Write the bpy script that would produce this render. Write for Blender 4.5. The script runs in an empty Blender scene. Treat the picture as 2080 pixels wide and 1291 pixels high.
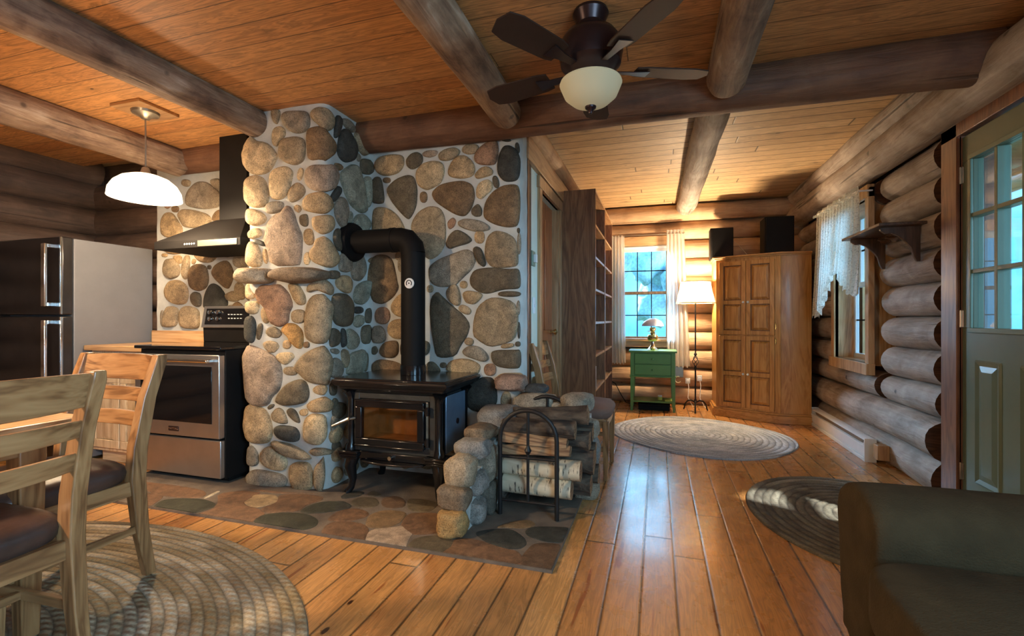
import bpy, bmesh, math, random
from mathutils import Vector, Matrix, noise
random.seed(7)
R = math.radians
S = bpy.context.scene
COL = S.collection
# ------------------------------------------------------------------ camera
F_PX, UC, HZ, CAMH, YAW = 960.0, 1040.0, 647.0, 1.1, R(17.1)
cam = bpy.data.cameras.new('camera'); cam_o = bpy.data.objects.new('camera', cam); COL.objects.link(cam_o)
cam.sensor_fit = 'HORIZONTAL'; cam.sensor_width = 36.0
cam.lens = 36.0 * F_PX / 2080.0; cam.shift_y = 1.5 / 2080.0; cam.clip_start = .02
cam_o.location = (0, 0, CAMH); cam_o.rotation_euler = (R(90), 0, YAW)
S.camera = cam_o
S.view_settings.view_transform = 'Standard'; S.view_settings.look = 'None'
S.view_settings.gamma = 1; S.view_settings.use_curve_mapping = False
S.view_settings.exposure = 0.0
# ------------------------------------------------------------------ world
W = bpy.data.worlds.new('world'); S.world = W; W.use_nodes = True
wn = W.node_tree; wn.nodes.clear()
wo = wn.nodes.new('ShaderNodeOutputWorld'); wb = wn.nodes.new('ShaderNodeBackground')
wc = wn.nodes.new('ShaderNodeTexCoord'); wx = wn.nodes.new('ShaderNodeTexNoise'); wr = wn.nodes.new('ShaderNodeValToRGB')
wx.inputs['Scale'].default_value = 6; wx.inputs['Detail'].default_value = 5
wr.color_ramp.elements[0].position = .35; wr.color_ramp.elements[0].color = (.09, .48, .92, 1)
wr.color_ramp.elements[1].position = .65; wr.color_ramp.elements[1].color = (.28, .78, 1.1, 1)
wn.links.new(wc.outputs['Generated'], wx.inputs['Vector']); wn.links.new(wx.outputs['Fac'], wr.inputs['Fac'])
wn.links.new(wr.outputs['Color'], wb.inputs['Color']); wb.inputs['Strength'].default_value = 2.3
wn.links.new(wb.outputs[0], wo.inputs[0])
# ------------------------------------------------------------------ lights
WARM = (1.0, .74, .47); COOL = (.42, .74, 1.0)
def light(kind, name, loc, power, color, rot=(0, 0, 0), **kw):
    l = bpy.data.lights.new(name, kind); l.energy = power; l.color = color
    for k, v in kw.items(): setattr(l, k, v)
    o = bpy.data.objects.new(name, l); o.location = loc; o.rotation_euler = rot; COL.objects.link(o); return o
def aim(o, target):
    d = Vector(target) - o.location; o.rotation_euler = d.to_track_quat('-Z', 'Y').to_euler()
# daylight in the window openings behind and beside the camera
a = light('AREA', 'daylight_behind', (.55, -2.93, 1.45), 5, (.75, .88, 1.0), shape='RECTANGLE', size=1.5, size_y=1.1); aim(a, (.4, 3, -1.2))
a = light('AREA', 'daylight_side', (1.56, -.35, 1.45), 85, COOL, shape='RECTANGLE', size=1.3, size_y=1.1); aim(a, (-2, 1.3, -.75))
# sky light falling through the far window, and a low sun through the door glass
a = light('SUN', 'sky_far', (-2, 8.7, 2.55), 26, COOL, angle=R(28)); aim(a, (1.6, 4.1, .45))
a = light('SUN', 'sky_far_high', (0, 9, 4.2), 6, COOL, angle=R(50)); aim(a, (.95, 4.5, 0.6))
a = light('SUN', 'sky_door', (4, 2.7, 2.4), 5, COOL, angle=R(60)); aim(a, (1.0, 2.6, 0.2))
a = light('SUN', 'sky_door_low', (4, 2.2, 1.65), 9, COOL, angle=R(35)); aim(a, (-.87, 3.75, 1.0))
a = light('SPOT', 'sunbeam_door', (2.4, 2.25, 2.55), 1800, (1, .95, .85), spot_size=R(10), spot_blend=.5, shadow_soft_size=.02); aim(a, (.78, 3.1, 0))
# ------------------------------------------------------------------ pixel to place
FW = Vector((-math.sin(YAW), math.cos(YAW), 0)); RT = Vector((math.cos(YAW), math.sin(YAW), 0))
CP = Vector((0, 0, CAMH))
def ray(u, v): return FW + RT * ((u - UC) / F_PX) + Vector((0, 0, (HZ - v) / F_PX))
def atY(u, v, y): d = ray(u, v); return CP + d * (y / d.y)
def atX(u, v, x): d = ray(u, v); return CP + d * (x / d.x)
def atZ(u, v, z): d = ray(u, v); return CP + d * ((z - CAMH) / d.z)
# ------------------------------------------------------------------ materials
class NT:
    def __init__(s, name):
        s.m = bpy.data.materials.new(name); s.m.use_nodes = True; s.t = s.m.node_tree; s.t.nodes.clear()
        s.out = s.n('OutputMaterial'); s.p = s.n('BsdfPrincipled'); s.l(s.p.outputs[0], s.out.inputs[0])
    def n(s, k, **kw):
        x = s.t.nodes.new('ShaderNode' + k)
        for a, b in kw.items(): setattr(x, a, b)
        return x
    def l(s, a, b): s.t.links.new(a, b)
    def put(s, sock, v):
        if hasattr(v, 'is_linked') or hasattr(v, 'links'): s.l(v, sock)
        else: sock.default_value = v
    def set(s, **kw):
        for k, v in kw.items():
            k = k.replace('_', ' ')
            if isinstance(v, tuple) and len(v) == 3: v = (*v, 1)
            s.put(s.p.inputs[k], v)
    def m2(s, op, a, b=0.0, c=0.0):
        x = s.n('Math', operation=op); s.put(x.inputs[0], a); s.put(x.inputs[1], b); s.put(x.inputs[2], c); return x.outputs[0]
    def xyz(s, kind='Object'):
        tc = s.n('TexCoord'); sp = s.n('SeparateXYZ'); s.l(tc.outputs[kind], sp.inputs[0]); return tc.outputs[kind], sp.outputs
    def comb(s, a, b, c):
        x = s.n('CombineXYZ'); s.put(x.inputs[0], a); s.put(x.inputs[1], b); s.put(x.inputs[2], c); return x.outputs[0]
    def scale(s, v, sc):
        x = s.n('VectorMath', operation='MULTIPLY'); s.put(x.inputs[0], v); x.inputs[1].default_value = sc; return x.outputs[0]
    def noise(s, v, sc=5, det=4, dist=0, rough=.55):
        x = s.n('TexNoise'); s.put(x.inputs['Vector'], v); x.inputs['Scale'].default_value = sc
        x.inputs['Detail'].default_value = det; x.inputs['Distortion'].default_value = dist; x.inputs['Roughness'].default_value = rough
        return x.outputs['Fac']
    def ramp(s, f, stops):
        x = s.n('ValToRGB'); s.put(x.inputs[0], f); e = x.color_ramp.elements
        while len(e) < len(stops): e.new(.5)
        for q, (p, c) in zip(e, stops):
            q.position = p; q.color = (*c, 1) if isinstance(c, tuple) else (c, c, c, 1)
        return x.outputs[0]
    def mix(s, f, a, b, mode='MIX'):
        x = s.n('Mix', data_type='RGBA', blend_type=mode); s.put(x.inputs[0], f)
        for i, v in ((6, a), (7, b)):
            if isinstance(v, tuple): v = (*v, 1) if len(v) == 3 else v
            s.put(x.inputs[i], v)
        return x.outputs[2]
    def bump(s, h, st=.3, dist=.01):
        x = s.n('Bump'); x.inputs['Strength'].default_value = st; x.inputs['Distance'].default_value = dist
        s.put(x.inputs['Height'], h); s.l(x.outputs[0], s.p.inputs['Normal']); return x
def plain(name, col, rough=.5, metal=0, bump=0, bs=60, var=.12, **kw):
    t = NT(name); v, _ = t.xyz(); f = t.noise(v, 9, 5)
    t.set(Base_Color=t.ramp(f, [(.3, tuple(c * (1 - var) for c in col)), (.7, tuple(min(1, c * (1 + var)) for c in col))]), Roughness=rough, Metallic=metal)
    if bump: t.bump(t.noise(v, bs, 4), bump, .004)
    t.set(**kw); return t.m
def glass(name, tint=(.9, .95, 1), f=.12, rough=.02):
    t = NT(name); tr = t.n('BsdfTransparent'); tr.inputs[0].default_value = (*tint, 1)
    g = t.n('BsdfGlossy'); g.inputs['Roughness'].default_value = rough
    mx = t.n('MixShader'); lw = t.n('LayerWeight'); lw.inputs[0].default_value = .5
    t.l(t.m2('MULTIPLY_ADD', t.m2('POWER', lw.outputs['Facing'], 4.0), .55, f * .6), mx.inputs[0]); t.l(tr.outputs[0], mx.inputs[1]); t.l(g.outputs[0], mx.inputs[2]); t.l(mx.outputs[0], t.out.inputs[0])
    return t.m
def shade_mat(name, col, emit, e=1.0, clear=0.0):
    t = NT(name); tl = t.n('BsdfTranslucent'); tl.inputs[0].default_value = (*col, 1)
    df = t.n('BsdfDiffuse'); df.inputs[0].default_value = (*col, 1); em = t.n('Emission'); em.inputs[0].default_value = (*emit, 1); em.inputs[1].default_value = e
    m = t.n('MixShader'); m.inputs[0].default_value = .5; ad = t.n('AddShader')
    t.l(tl.outputs[0], m.inputs[1]); t.l(df.outputs[0], m.inputs[2]); t.l(m.outputs[0], ad.inputs[0]); t.l(em.outputs[0], ad.inputs[1]); t.l(ad.outputs[0], t.out.inputs[0])
    if clear:
        tr = t.n('BsdfTransparent'); m2 = t.n('MixShader'); m2.inputs[0].default_value = clear; t.l(ad.outputs[0], m2.inputs[1]); t.l(tr.outputs[0], m2.inputs[2]); t.l(m2.outputs[0], t.out.inputs[0])
    return t.m
def wood(name, stops, axis='z', sc=7, rough=.4, stretch=9, coat=0, bump=.15, rings=True):
    t = NT(name); v, _ = t.xyz(); s = [1, 1, 1]; s['xyz'.index(axis)] = 1 / stretch
    v2 = t.scale(v, tuple(s)); f = t.noise(v2, sc * 4, 6, 1.2); g = t.noise(v2, sc, 3, 2.0)
    if rings: g = t.m2('PINGPONG', t.m2('MULTIPLY', g, 9), 1.0)
    h = t.m2('ADD', t.m2('MULTIPLY', f, .6), t.m2('MULTIPLY', g, .4))
    t.set(Base_Color=t.ramp(h, stops), Roughness=rough, Coat_Weight=coat, Coat_Roughness=.15); t.bump(f, bump, .002); return t.m
def log_mat(name, axis, stops, rough=.65):
    t = NT(name); v, _ = t.xyz(); s = [1, 1, 1]; s['xyz'.index(axis)] = .12
    v2 = t.scale(v, tuple(s)); big = t.noise(v, 3.2, 5, .6); f = t.noise(v2, 26, 7, .8, .65)
    col = t.ramp(t.m2('ADD', t.m2('MULTIPLY', big, .55), t.m2('MULTIPLY', f, .45)), stops)
    s2 = [1, 1, 1]; s2['xyz'.index(axis)] = .03
    cr = t.noise(t.scale(v, tuple(s2)), 22, 2, .3); crk = t.ramp(cr, [(.27, .25), (.33, 1.0)])
    vo = t.n('TexVoronoi'); t.put(vo.inputs['Vector'], v); vo.inputs['Scale'].default_value = 3.1
    kn = t.ramp(vo.outputs['Distance'], [(.035, .22), (.07, 1.0)])
    col = t.mix(.9, col, crk, 'MULTIPLY'); col = t.mix(.85, col, kn, 'MULTIPLY')
    t.set(Base_Color=col, Roughness=rough); t.bump(t.m2('ADD', f, t.m2('MULTIPLY', crk, .5)), .8, .012); return t.m
def planks(name, along, width, off, length, pal, seam=.012, rough=(.25, .4), grain=.35, knots=.9, coat=.0, bump=.25, spec=.5, kscale=1.0, streak=False, dent=False):
    """pal: list of (pos,colour) picked per board"""
    t = NT(name); v, o = t.xyz(); A, B = (o[0], o[1]) if along == 'x' else (o[1], o[0])
    b = t.m2('DIVIDE', t.m2('ADD', B, -off), width); idx = t.m2('FLOOR', b); fr = t.m2('FRACT', b)
    wn1 = t.n('TexWhiteNoise', noise_dimensions='1D'); t.l(idx, wn1.inputs['W'])
    a2 = t.m2('ADD', t.m2('DIVIDE', A, length), t.m2('MULTIPLY', wn1.outputs['Value'], 7.3)); ia = t.m2('FLOOR', a2); fa = t.m2('FRACT', a2)
    wn2 = t.n('TexWhiteNoise', noise_dimensions='2D'); t.l(t.comb(idx, ia, 0.0), wn2.inputs['Vector'])
    rnd = wn2.outputs['Value']
    e1 = t.m2('MULTIPLY', t.m2('MINIMUM', fr, t.m2('SUBTRACT', 1.0, fr)), width)
    e2 = t.m2('MULTIPLY', t.m2('MINIMUM', fa, t.m2('SUBTRACT', 1.0, fa)), length)
    e = t.m2('MINIMUM', e1, e2); sm = t.ramp(e, [(seam * .15, .12), (seam * .42, 1.0)])
    gv = t.comb(t.m2('ADD', t.m2('MULTIPLY', A, .9), t.m2('MULTIPLY', rnd, 31.0)), t.m2('MULTIPLY', B, 9.0), rnd)
    g = t.noise(gv, 2.2, 5, 1.6); g2 = t.m2('PINGPONG', t.m2('MULTIPLY', g, 12), 1.0); fine = t.noise(t.comb(t.m2('MULTIPLY', A, 2.0), t.m2('MULTIPLY', B, 60.0), rnd), 3, 4)
    col = t.ramp(rnd, pal)
    gm = t.ramp(t.m2('ADD', t.m2('MULTIPLY', g2, .55), t.m2('MULTIPLY', fine, .45)), [(.15, (1 - grain,) * 1 and 1 - grain), (.75, 1.12)])
    col = t.mix(1.0, col, gm, 'MULTIPLY')
    if knots:
        vo = t.n('TexVoronoi'); t.l(t.comb(t.m2('MULTIPLY', A, 2.6 * kscale), t.m2('MULTIPLY', B, 5.2 * kscale), 0.0), vo.inputs['Vector']); vo.inputs['Scale'].default_value = 1
        kn = t.ramp(vo.outputs['Distance'], [(.04, 0.0), (.055, 1.0)])
        halo = t.ramp(vo.outputs['Distance'], [(.06, .55), (.25, 1.0)])
        kc = t.mix(kn, (.06, .02, .006), (1, 1, 1)); col = t.mix(knots, col, kc, 'MULTIPLY'); col = t.mix(.7, col, halo, 'MULTIPLY')
    if streak:
        st = t.noise(t.comb(t.m2('MULTIPLY', A, 1.1), t.m2('MULTIPLY', B, 14.0), 0.0), 1.6, 2, .4); sk = t.ramp(st, [(.655, 0.0), (.68, 1.0)])
        col = t.mix(t.m2('MULTIPLY', sk, .75), col, (.25, .06, .015))
    col = t.mix(1.0, col, sm, 'MULTIPLY')
    rg = t.noise(v, 7, 4); t.set(Base_Color=col, Coat_Weight=coat, Coat_Roughness=.12, Specular_IOR_Level=spec)
    x = t.n('MapRange'); t.l(rg, x.inputs[0]); x.inputs[3].default_value = rough[0]; x.inputs[4].default_value = rough[1]; t.l(x.outputs[0], t.p.inputs['Roughness'])
    hh = t.m2('ADD', t.m2('MULTIPLY', sm, 1.0), t.m2('MULTIPLY', fine, .12))
    if dent: hh = t.m2('ADD', hh, t.m2('MULTIPLY', t.noise(v, 28, 2), .35))
    t.bump(hh, bump, .004); return t.m
def attr_stone(name, bump=.9, rough=.75, sc=1.0, spk=.6):
    t = NT(name); at = t.n('Attribute'); at.attribute_name = 'tint'; v, _ = t.xyz()
    n1 = t.noise(v, 14 * sc, 6, .6); n2 = t.noise(v, 160 * sc, 3); n3 = t.noise(v, 45 * sc, 5, .4)
    m1 = t.ramp(n1, [(.3, .6), (.7, 1.3)]); m2 = t.ramp(n2, [(.36, 1 - spk), (.5, 1.0), (.68, 1 + spk * .35)])
    c = t.mix(1.0, at.outputs['Color'], m1, 'MULTIPLY'); c = t.mix(.75, c, m2, 'MULTIPLY'); c = t.mix(.5, c, t.ramp(n3, [(.3, .65), (.65, 1.15)]), 'MULTIPLY')
    t.set(Base_Color=c, Roughness=rough); t.bump(t.m2('ADD', n3, t.m2('MULTIPLY', n2, .4)), bump, .006); return t.m
M = {}
M['mortar'] = plain('mortar', (.50, .50, .46), .9, bump=.5, bs=90)
M['stone'] = attr_stone('river_stone')
M['flag'] = attr_stone('flagstone', .35, .6, 1.4, .45)
M['grout'] = plain('grout', (.15, .115, .085), .9, bump=.5, bs=120, var=.3)
M['floor'] = planks('floor_boards', 'y', .1365, .073, 3.1, [(0, (.44, .185, .055)), (.4, (.53, .245, .075)), (.7, (.62, .31, .10)), (1, (.48, .205, .06))], seam=.014, rough=(.20, .36), grain=.3, coat=.35, knots=.95, kscale=.8, bump=.35, streak=True, dent=True)
M['ceil'] = planks('ceiling_boards', 'x', .142, .03, 5.5, [(0, (.52, .24, .08)), (.5, (.60, .30, .11)), (1, (.48, .21, .07))], seam=.008, rough=(.5, .65), grain=.44, knots=.9, kscale=1.1, bump=.2)
M['ceil2'] = planks('ceiling_beadboard', 'x', .138, .02, 2.7, [(0, (.52, .34, .17)), (.5, (.58, .39, .20)), (1, (.48, .31, .15))], seam=.016, rough=(.5, .65), grain=.28, knots=.6, kscale=.9, bump=.5)
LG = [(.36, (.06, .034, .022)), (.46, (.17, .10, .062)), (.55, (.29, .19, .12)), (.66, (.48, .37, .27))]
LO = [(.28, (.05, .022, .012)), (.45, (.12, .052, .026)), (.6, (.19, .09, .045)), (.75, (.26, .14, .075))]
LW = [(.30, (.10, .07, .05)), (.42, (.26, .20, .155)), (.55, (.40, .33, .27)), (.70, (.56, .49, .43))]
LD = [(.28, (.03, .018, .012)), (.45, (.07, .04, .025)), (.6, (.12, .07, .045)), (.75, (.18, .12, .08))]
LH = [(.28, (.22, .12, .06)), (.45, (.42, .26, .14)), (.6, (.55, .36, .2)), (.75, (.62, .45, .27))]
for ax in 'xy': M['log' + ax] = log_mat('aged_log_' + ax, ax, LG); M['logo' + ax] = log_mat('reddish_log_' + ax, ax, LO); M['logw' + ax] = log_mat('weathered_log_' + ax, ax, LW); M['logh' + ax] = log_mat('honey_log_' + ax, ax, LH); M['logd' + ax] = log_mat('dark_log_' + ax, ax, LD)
M['logend'] = wood('log_end', [(.3, (.05, .022, .01)), (.7, (.12, .05, .025))], 'x', 9, .7)
def W4(n, ax='z', k=1.0, coat=.2, **kw):
    b = {'oak': ((.14, .058, .02), (.28, .13, .048), (.38, .195, .078)), 'maple': ((.42, .30, .18), (.55, .42, .27), (.64, .51, .35)), 'pine': ((.36, .19, .08), (.52, .31, .14), (.62, .40, .21)),
         'honey': ((.36, .15, .03), (.48, .22, .05), (.57, .29, .08)), 'red': ((.26, .07, .02), (.40, .12, .035), (.48, .17, .055)),
         'walnut': ((.05, .025, .013), (.09, .045, .024), (.14, .075, .04)), 'brown': ((.13, .055, .025), (.22, .10, .045), (.29, .145, .065)),
         'trim': ((.28, .14, .06), (.40, .22, .10), (.48, .29, .14)), 'jamb': ((.10, .035, .015), (.17, .065, .028), (.22, .09, .04))}[n]
    return wood(n + '_wood_' + ax, [(.25, b[0]), (.5, b[1]), (.8, b[2])], ax, coat=coat, **kw)
for n, axs in (('oak', 'xyz'), ('maple', 'xz'), ('pine', 'xyz'), ('honey', 'xyz'), ('red', 'z'), ('walnut', 'yz'), ('brown', 'z'), ('trim', 'xyz'), ('jamb', 'yz')):
    for ax in axs: M[n + ax] = W4(n, ax)
M['black'] = plain('black_enamel', (.008, .008, .009), .16, coat=0)  if False else plain('black_enamel', (.008, .008, .009), .16)
M['matteblack'] = plain('matte_black', (.009, .008, .0075), .6, Specular_IOR_Level=.12)
M['iron'] = plain('wrought_iron', (.016, .015, .015), .5, .3, bump=.2)
M['castgrey'] = plain('cast_grey', (.055, .055, .052), .55, .6, bump=.4, bs=80)
M['steel'] = plain('brushed_steel', (.42, .41, .40), .32, .9, var=.06)
M['steel2'] = plain('bright_steel', (.7, .69, .66), .2, 1)
M['fridgeside'] = plain('grey_fridge_side', (.15, .15, .155), .55, .1, bump=.15, bs=200, var=.05)
M['fridgefront'] = plain('dark_steel', (.06, .055, .055), .3, .8)
M['blackglass'] = plain('black_glass', (.006, .006, .007), .06)
M['white'] = plain('white_paint', (.75, .76, .76), .5, var=.04)
M['greenwall'] = plain('sage_wall', (.60, .68, .58), .8, var=.04)
M['greenpaint'] = plain('green_paint', (.085, .195, .04), .4, var=.08)
M['doorgreen'] = plain('sage_door_paint', (.105, .13, .08), .35, var=.05)
M['doortrim'] = plain('lite_frame_paint', (.13, .175, .12), .35, var=.05)
M['brass'] = plain('brass', (.75, .62, .28), .22, 1)
M['nickel'] = plain('nickel', (.72, .70, .62), .12, 1)
M['pewter'] = plain('pewter', (.35, .31, .25), .35, .8)
M['bronze'] = plain('dark_bronze', (.045, .028, .030), .3, .7)
M['leather'] = plain('brown_leather', (.055, .028, .020), .35, bump=.35, bs=50, var=.3)
M['suede'] = plain('brown_suede', (.15, .085, .06), .8, bump=.3, bs=80)
M['armchair'] = plain('olive_chenille', (.048, .034, .017), .98, bump=.7, bs=160, var=.22, Specular_IOR_Level=.15)
M['glass'] = glass('window_glass'); M['lampglass'] = glass('lamp_glass', (.97, .98, 1), .1)
M['ember'] = glass('stove_glass', (.85, .7, .5), .14, .05)
M['firebrick'] = plain('firebrick', (.42, .27, .17), .9, bump=.4, var=.3)
M['birch'] = None
t = NT('birch_bark'); v, _ = t.xyz(); n1 = t.noise(t.scale(v, (.25, 1, 1)), 9, 4, .5); n2 = t.noise(t.scale(v, (2.2, .5, .5)), 30, 4)
t.set(Base_Color=t.mix(t.ramp(n2, [(.36, 0.9), (.43, 0.0)]), t.ramp(n1, [(.35, (.34, .27, .17)), (.6, (.62, .55, .40))]), (.05, .035, .025)), Roughness=.7); t.bump(n2, .3, .004); M['birch'] = t.m
t = NT('dark_bark'); v, _ = t.xyz(); n1 = t.noise(t.scale(v, (.35, 1, 1)), 22, 6, .8)
t.set(Base_Color=t.ramp(n1, [(.35, (.022, .015, .011)), (.6, (.11, .08, .055)), (.75, (.17, .13, .09))]), Roughness=.9); t.bump(n1, 1, .02); M['bark'] = t.m
M['splitwood'] = wood('split_firewood', [(.3, (.16, .08, .04)), (.6, (.34, .2, .1)), (.8, (.45, .31, .17))], 'x', 8, .8, bump=.6)
M['opal'] = shade_mat('opal_glass', (.40, .375, .32), (1, .93, .78), .45, .4)
M['opalglow'] = shade_mat('opal_glass_faint_glow', (.78, .72, .50), (1, .9, .6), .10)  # faint glow put into the fan bowl glass although its light is off
M['pleat'] = shade_mat('pleated_shade', (.36, .29, .19), (1, .78, .45), .10)
M['bulb'] = shade_mat('bulb', (1, 1, 1), (1, .85, .6), 9)
M['milk'] = plain('milk_glass', (.72, .75, .85), .2, var=.03)
t = NT('lace'); v, _ = t.xyz(); n2 = t.noise(v, 75, 3); n3 = t.noise(v, 9, 3)
tr = t.n('BsdfTransparent'); tl = t.n('BsdfTranslucent'); tl.inputs[0].default_value = (.95, .98, .95, 1); df = t.n('BsdfDiffuse'); df.inputs[0].default_value = (.74, .74, .66, 1)
a1 = t.n('MixShader'); a1.inputs[0].default_value = .5; t.l(df.outputs[0], a1.inputs[1]); t.l(tl.outputs[0], a1.inputs[2])
a2 = t.n('MixShader'); t.l(t.ramp(t.m2('ADD', t.m2('MULTIPLY', n2, .7), t.m2('MULTIPLY', n3, .3)), [(.36, .45), (.52, 0.98)]), a2.inputs[0]); t.l(tr.outputs[0], a2.inputs[1]); t.l(a1.outputs[0], a2.inputs[2]); t.l(a2.outputs[0], t.out.inputs[0]); M['lace'] = t.m
t = NT('sheer'); tr = t.n('BsdfTransparent'); tl = t.n('BsdfTranslucent'); tl.inputs[0].default_value = (.95, .97, .97, 1); df = t.n('BsdfDiffuse'); df.inputs[0].default_value = (.80, .80, .74, 1)
a1 = t.n('MixShader'); a1.inputs[0].default_value = .65; t.l(df.outputs[0], a1.inputs[1]); t.l(tl.outputs[0], a1.inputs[2])
a2 = t.n('MixShader'); a2.inputs[0].default_value = .8; t.l(tr.outputs[0], a2.inputs[1]); t.l(a1.outputs[0], a2.inputs[2]); t.l(a2.outputs[0], t.out.inputs[0]); M['sheer'] = t.m
def rug_mat(name, a, b, rings, stops, k=1.0):
    t = NT(name); v, o = t.xyz(); x = t.m2('DIVIDE', o[0], a); y = t.m2('DIVIDE', o[1], b)
    r = t.m2('SQRT', t.m2('ADD', t.m2('MULTIPLY', x, x), t.m2('MULTIPLY', y, y))); th = t.m2('ARCTAN2', y, x)
    rr = t.m2('MULTIPLY', r, rings); idx = t.m2('FLOOR', rr); fr = t.m2('FRACT', rr)
    tw = t.m2('ADD', t.m2('MULTIPLY', th, t.m2('MULTIPLY', idx, 3.0 * k)), t.m2('MULTIPLY', fr, 3.2))
    br = t.m2('MULTIPLY_ADD', t.m2('SINE', tw), .5, .5)
    seg = t.m2('ADD', t.m2('MULTIPLY', idx, .37), t.m2('MULTIPLY', t.m2('SINE', t.m2('ADD', th, t.m2('MULTIPLY', idx, .5))), .35))
    cn = t.noise(t.comb(seg, t.m2('MULTIPLY', th, .25), 0.0), 2.6, 2); c = t.ramp(cn, stops)
    fin = t.noise(v, 90, 3)
    edge = t.m2('SINE', t.m2('MULTIPLY', fr, 3.14159)); sh = t.m2('MULTIPLY', edge, t.m2('MULTIPLY_ADD', br, .55, .45))
    c = t.mix(1.0, c, t.ramp(sh, [(0.02, .6), (.45, 1.08)]), 'MULTIPLY'); c = t.mix(.6, c, t.ramp(fin, [(.35, .6), (.6, 1.25)]), 'MULTIPLY')
    t.set(Base_Color=c, Roughness=.95); t.bump(sh, .9, .01); return t.m
# ------------------------------------------------------------------ mesh builder
class MB:
    def __init__(s): s.v = []; s.f = []; s.mi = []; s.c = None; s.mat = 0
    def add(s, vs, fs, col=None):
        b = len(s.v); s.v += [Vector(x) for x in vs]; s.f += [[i + b for i in f] for f in fs]; s.mi += [s.mat] * len(fs)
        if col is not None:
            if s.c is None: s.c = []
            s.c += [col] * (len(s.v) - len(s.c))
        return s
    def box(s, x0, y0, z0, x1, y1, z1):
        x0, x1 = sorted((x0, x1)); y0, y1 = sorted((y0, y1)); z0, z1 = sorted((z0, z1))
        return s.add([(x0, y0, z0), (x1, y0, z0), (x1, y1, z0), (x0, y1, z0), (x0, y0, z1), (x1, y0, z1), (x1, y1, z1), (x0, y1, z1)],
                     [(0, 3, 2, 1), (4, 5, 6, 7), (0, 1, 5, 4), (1, 2, 6, 5), (2, 3, 7, 6), (3, 0, 4, 7)])
    def prism(s, poly, a, b, axis='z'):
        """poly in the two other axes (x,y)/(x,z)/(y,z), extruded a..b along axis"""
        def P(p, h): return {'z': (p[0], p[1], h), 'y': (p[0], h, p[1]), 'x': (h, p[0], p[1])}[axis]
        n = len(poly)
        return s.add([P(p, a) for p in poly] + [P(p, b) for p in poly], [list(range(n))[::-1], list(range(n, 2 * n))] + [(i, (i + 1) % n, n + (i + 1) % n, n + i) for i in range(n)])
    def rings(s, rs, cap=True, closed=True):
        n = len(rs[0]); vs = [p for r in rs for p in r]; fs = []
        for k in range(len(rs) - 1):
            for i in range(n if closed else n - 1):
                j = (i + 1) % n; fs.append((k * n + i, k * n + j, (k + 1) * n + j, (k + 1) * n + i))
        if cap: fs += [list(range(n))[::-1], list(range((len(rs) - 1) * n, len(rs) * n))]
        return s.add(vs, fs)
    def frame(s, d):
        d = Vector(d).normalized(); u = d.cross(Vector((0, 0, 1)))
        if u.length < .05: u = d.cross(Vector((0, 1, 0)))
        u.normalize(); return u, d.cross(u).normalized()
    def tube(s, pts, r, n=12, cap=True, sq=1.0):
        pts = [Vector(p) for p in pts]; rs = []; m = len(pts); rr = r if isinstance(r, (list, tuple)) else [r] * m
        u0 = None
        for i, p in enumerate(pts):
            d = (pts[min(i + 1, m - 1)] - pts[max(i - 1, 0)]).normalized()
            if u0 is None: u0, w = s.frame(d)
            else: u0 = (u0 - d * u0.dot(d)).normalized(); w = d.cross(u0)
            w = d.cross(u0); rs.append([p + u0 * math.cos(2 * math.pi * k / n) * rr[i] + w * math.sin(2 * math.pi * k / n) * rr[i] * sq for k in range(n)])
        return s.rings(rs, cap)
    def cyl(s, p0, p1, r, r1=None, n=20): return s.tube([p0, p1], [r, r if r1 is None else r1], n)
    def lathe(s, prof, c=(0, 0, 0), n=32, axis='z', cap=True):
        c = Vector(c); rs = []
        for r, h in prof:
            r = max(r, 1e-4); ring = []
            for k in range(n):
                a = 2 * math.pi * k / n; x, y = r * math.cos(a), r * math.sin(a)
                ring.append(c + Vector({'z': (x, y, h), 'y': (x, h, y), 'x': (h, x, y)}[axis]))
            rs.append(ring)
        return s.rings(rs, cap)
    def bar(s, p0, p1, w, t, up=(0, 0, 1)):
        p0, p1 = Vector(p0), Vector(p1); d = (p1 - p0).normalized(); a = Vector(up).cross(d)
        if a.length < .05: a = Vector((0, 1, 0)).cross(d)
        a.normalize(); b = d.cross(a)
        q = lambda p: [p + a * w / 2 + b * t / 2, p - a * w / 2 + b * t / 2, p - a * w / 2 - b * t / 2, p + a * w / 2 - b * t / 2]
        return s.rings([q(p0), q(p1)])
    def blob(s, c, r, seed=0, amp=.12, col=None, rot=0, n=14, flat=1.0, sq=2.6):
        c = Vector(c); vs = []; m = n; k = n * 2
        cr, sr = math.cos(rot), math.sin(rot)
        def sp(x): return math.copysign(abs(x) ** (2 / sq), x)
        for i in range(1, m):
            th = math.pi * i / m
            for j in range(k):
                ph = 2 * math.pi * j / k; d = Vector((math.sin(th) * math.cos(ph), math.sin(th) * math.sin(ph), math.cos(th)))
                q = Vector((sp(d.x), sp(d.y), sp(d.z))); q = q * (1 + amp * noise.noise(d * 1.3 + Vector((seed * 3.7, seed, 1))) * 2 + amp * .4 * noise.noise(d * 3.5 + Vector((seed, 5, 1))))
                x, y, z = q.x * r[0], q.y * r[1], q.z * r[2]; vs.append(c + Vector((x * cr - y * sr, x * sr + y * cr, z)))
        vs += [c + Vector((0, 0, r[2])), c - Vector((0, 0, r[2]))]; T, B = len(vs) - 2, len(vs) - 1; fs = []
        for i in range(m - 2):
            for j in range(k): fs.append((i * k + j, (i + 1) * k + j, (i + 1) * k + (j + 1) % k, i * k + (j + 1) % k))
        for j in range(k): fs += [(T, j, (j + 1) % k), (B, (m - 2) * k + (j + 1) % k, (m - 2) * k + j)]
        return s.add(vs, fs, col)
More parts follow.
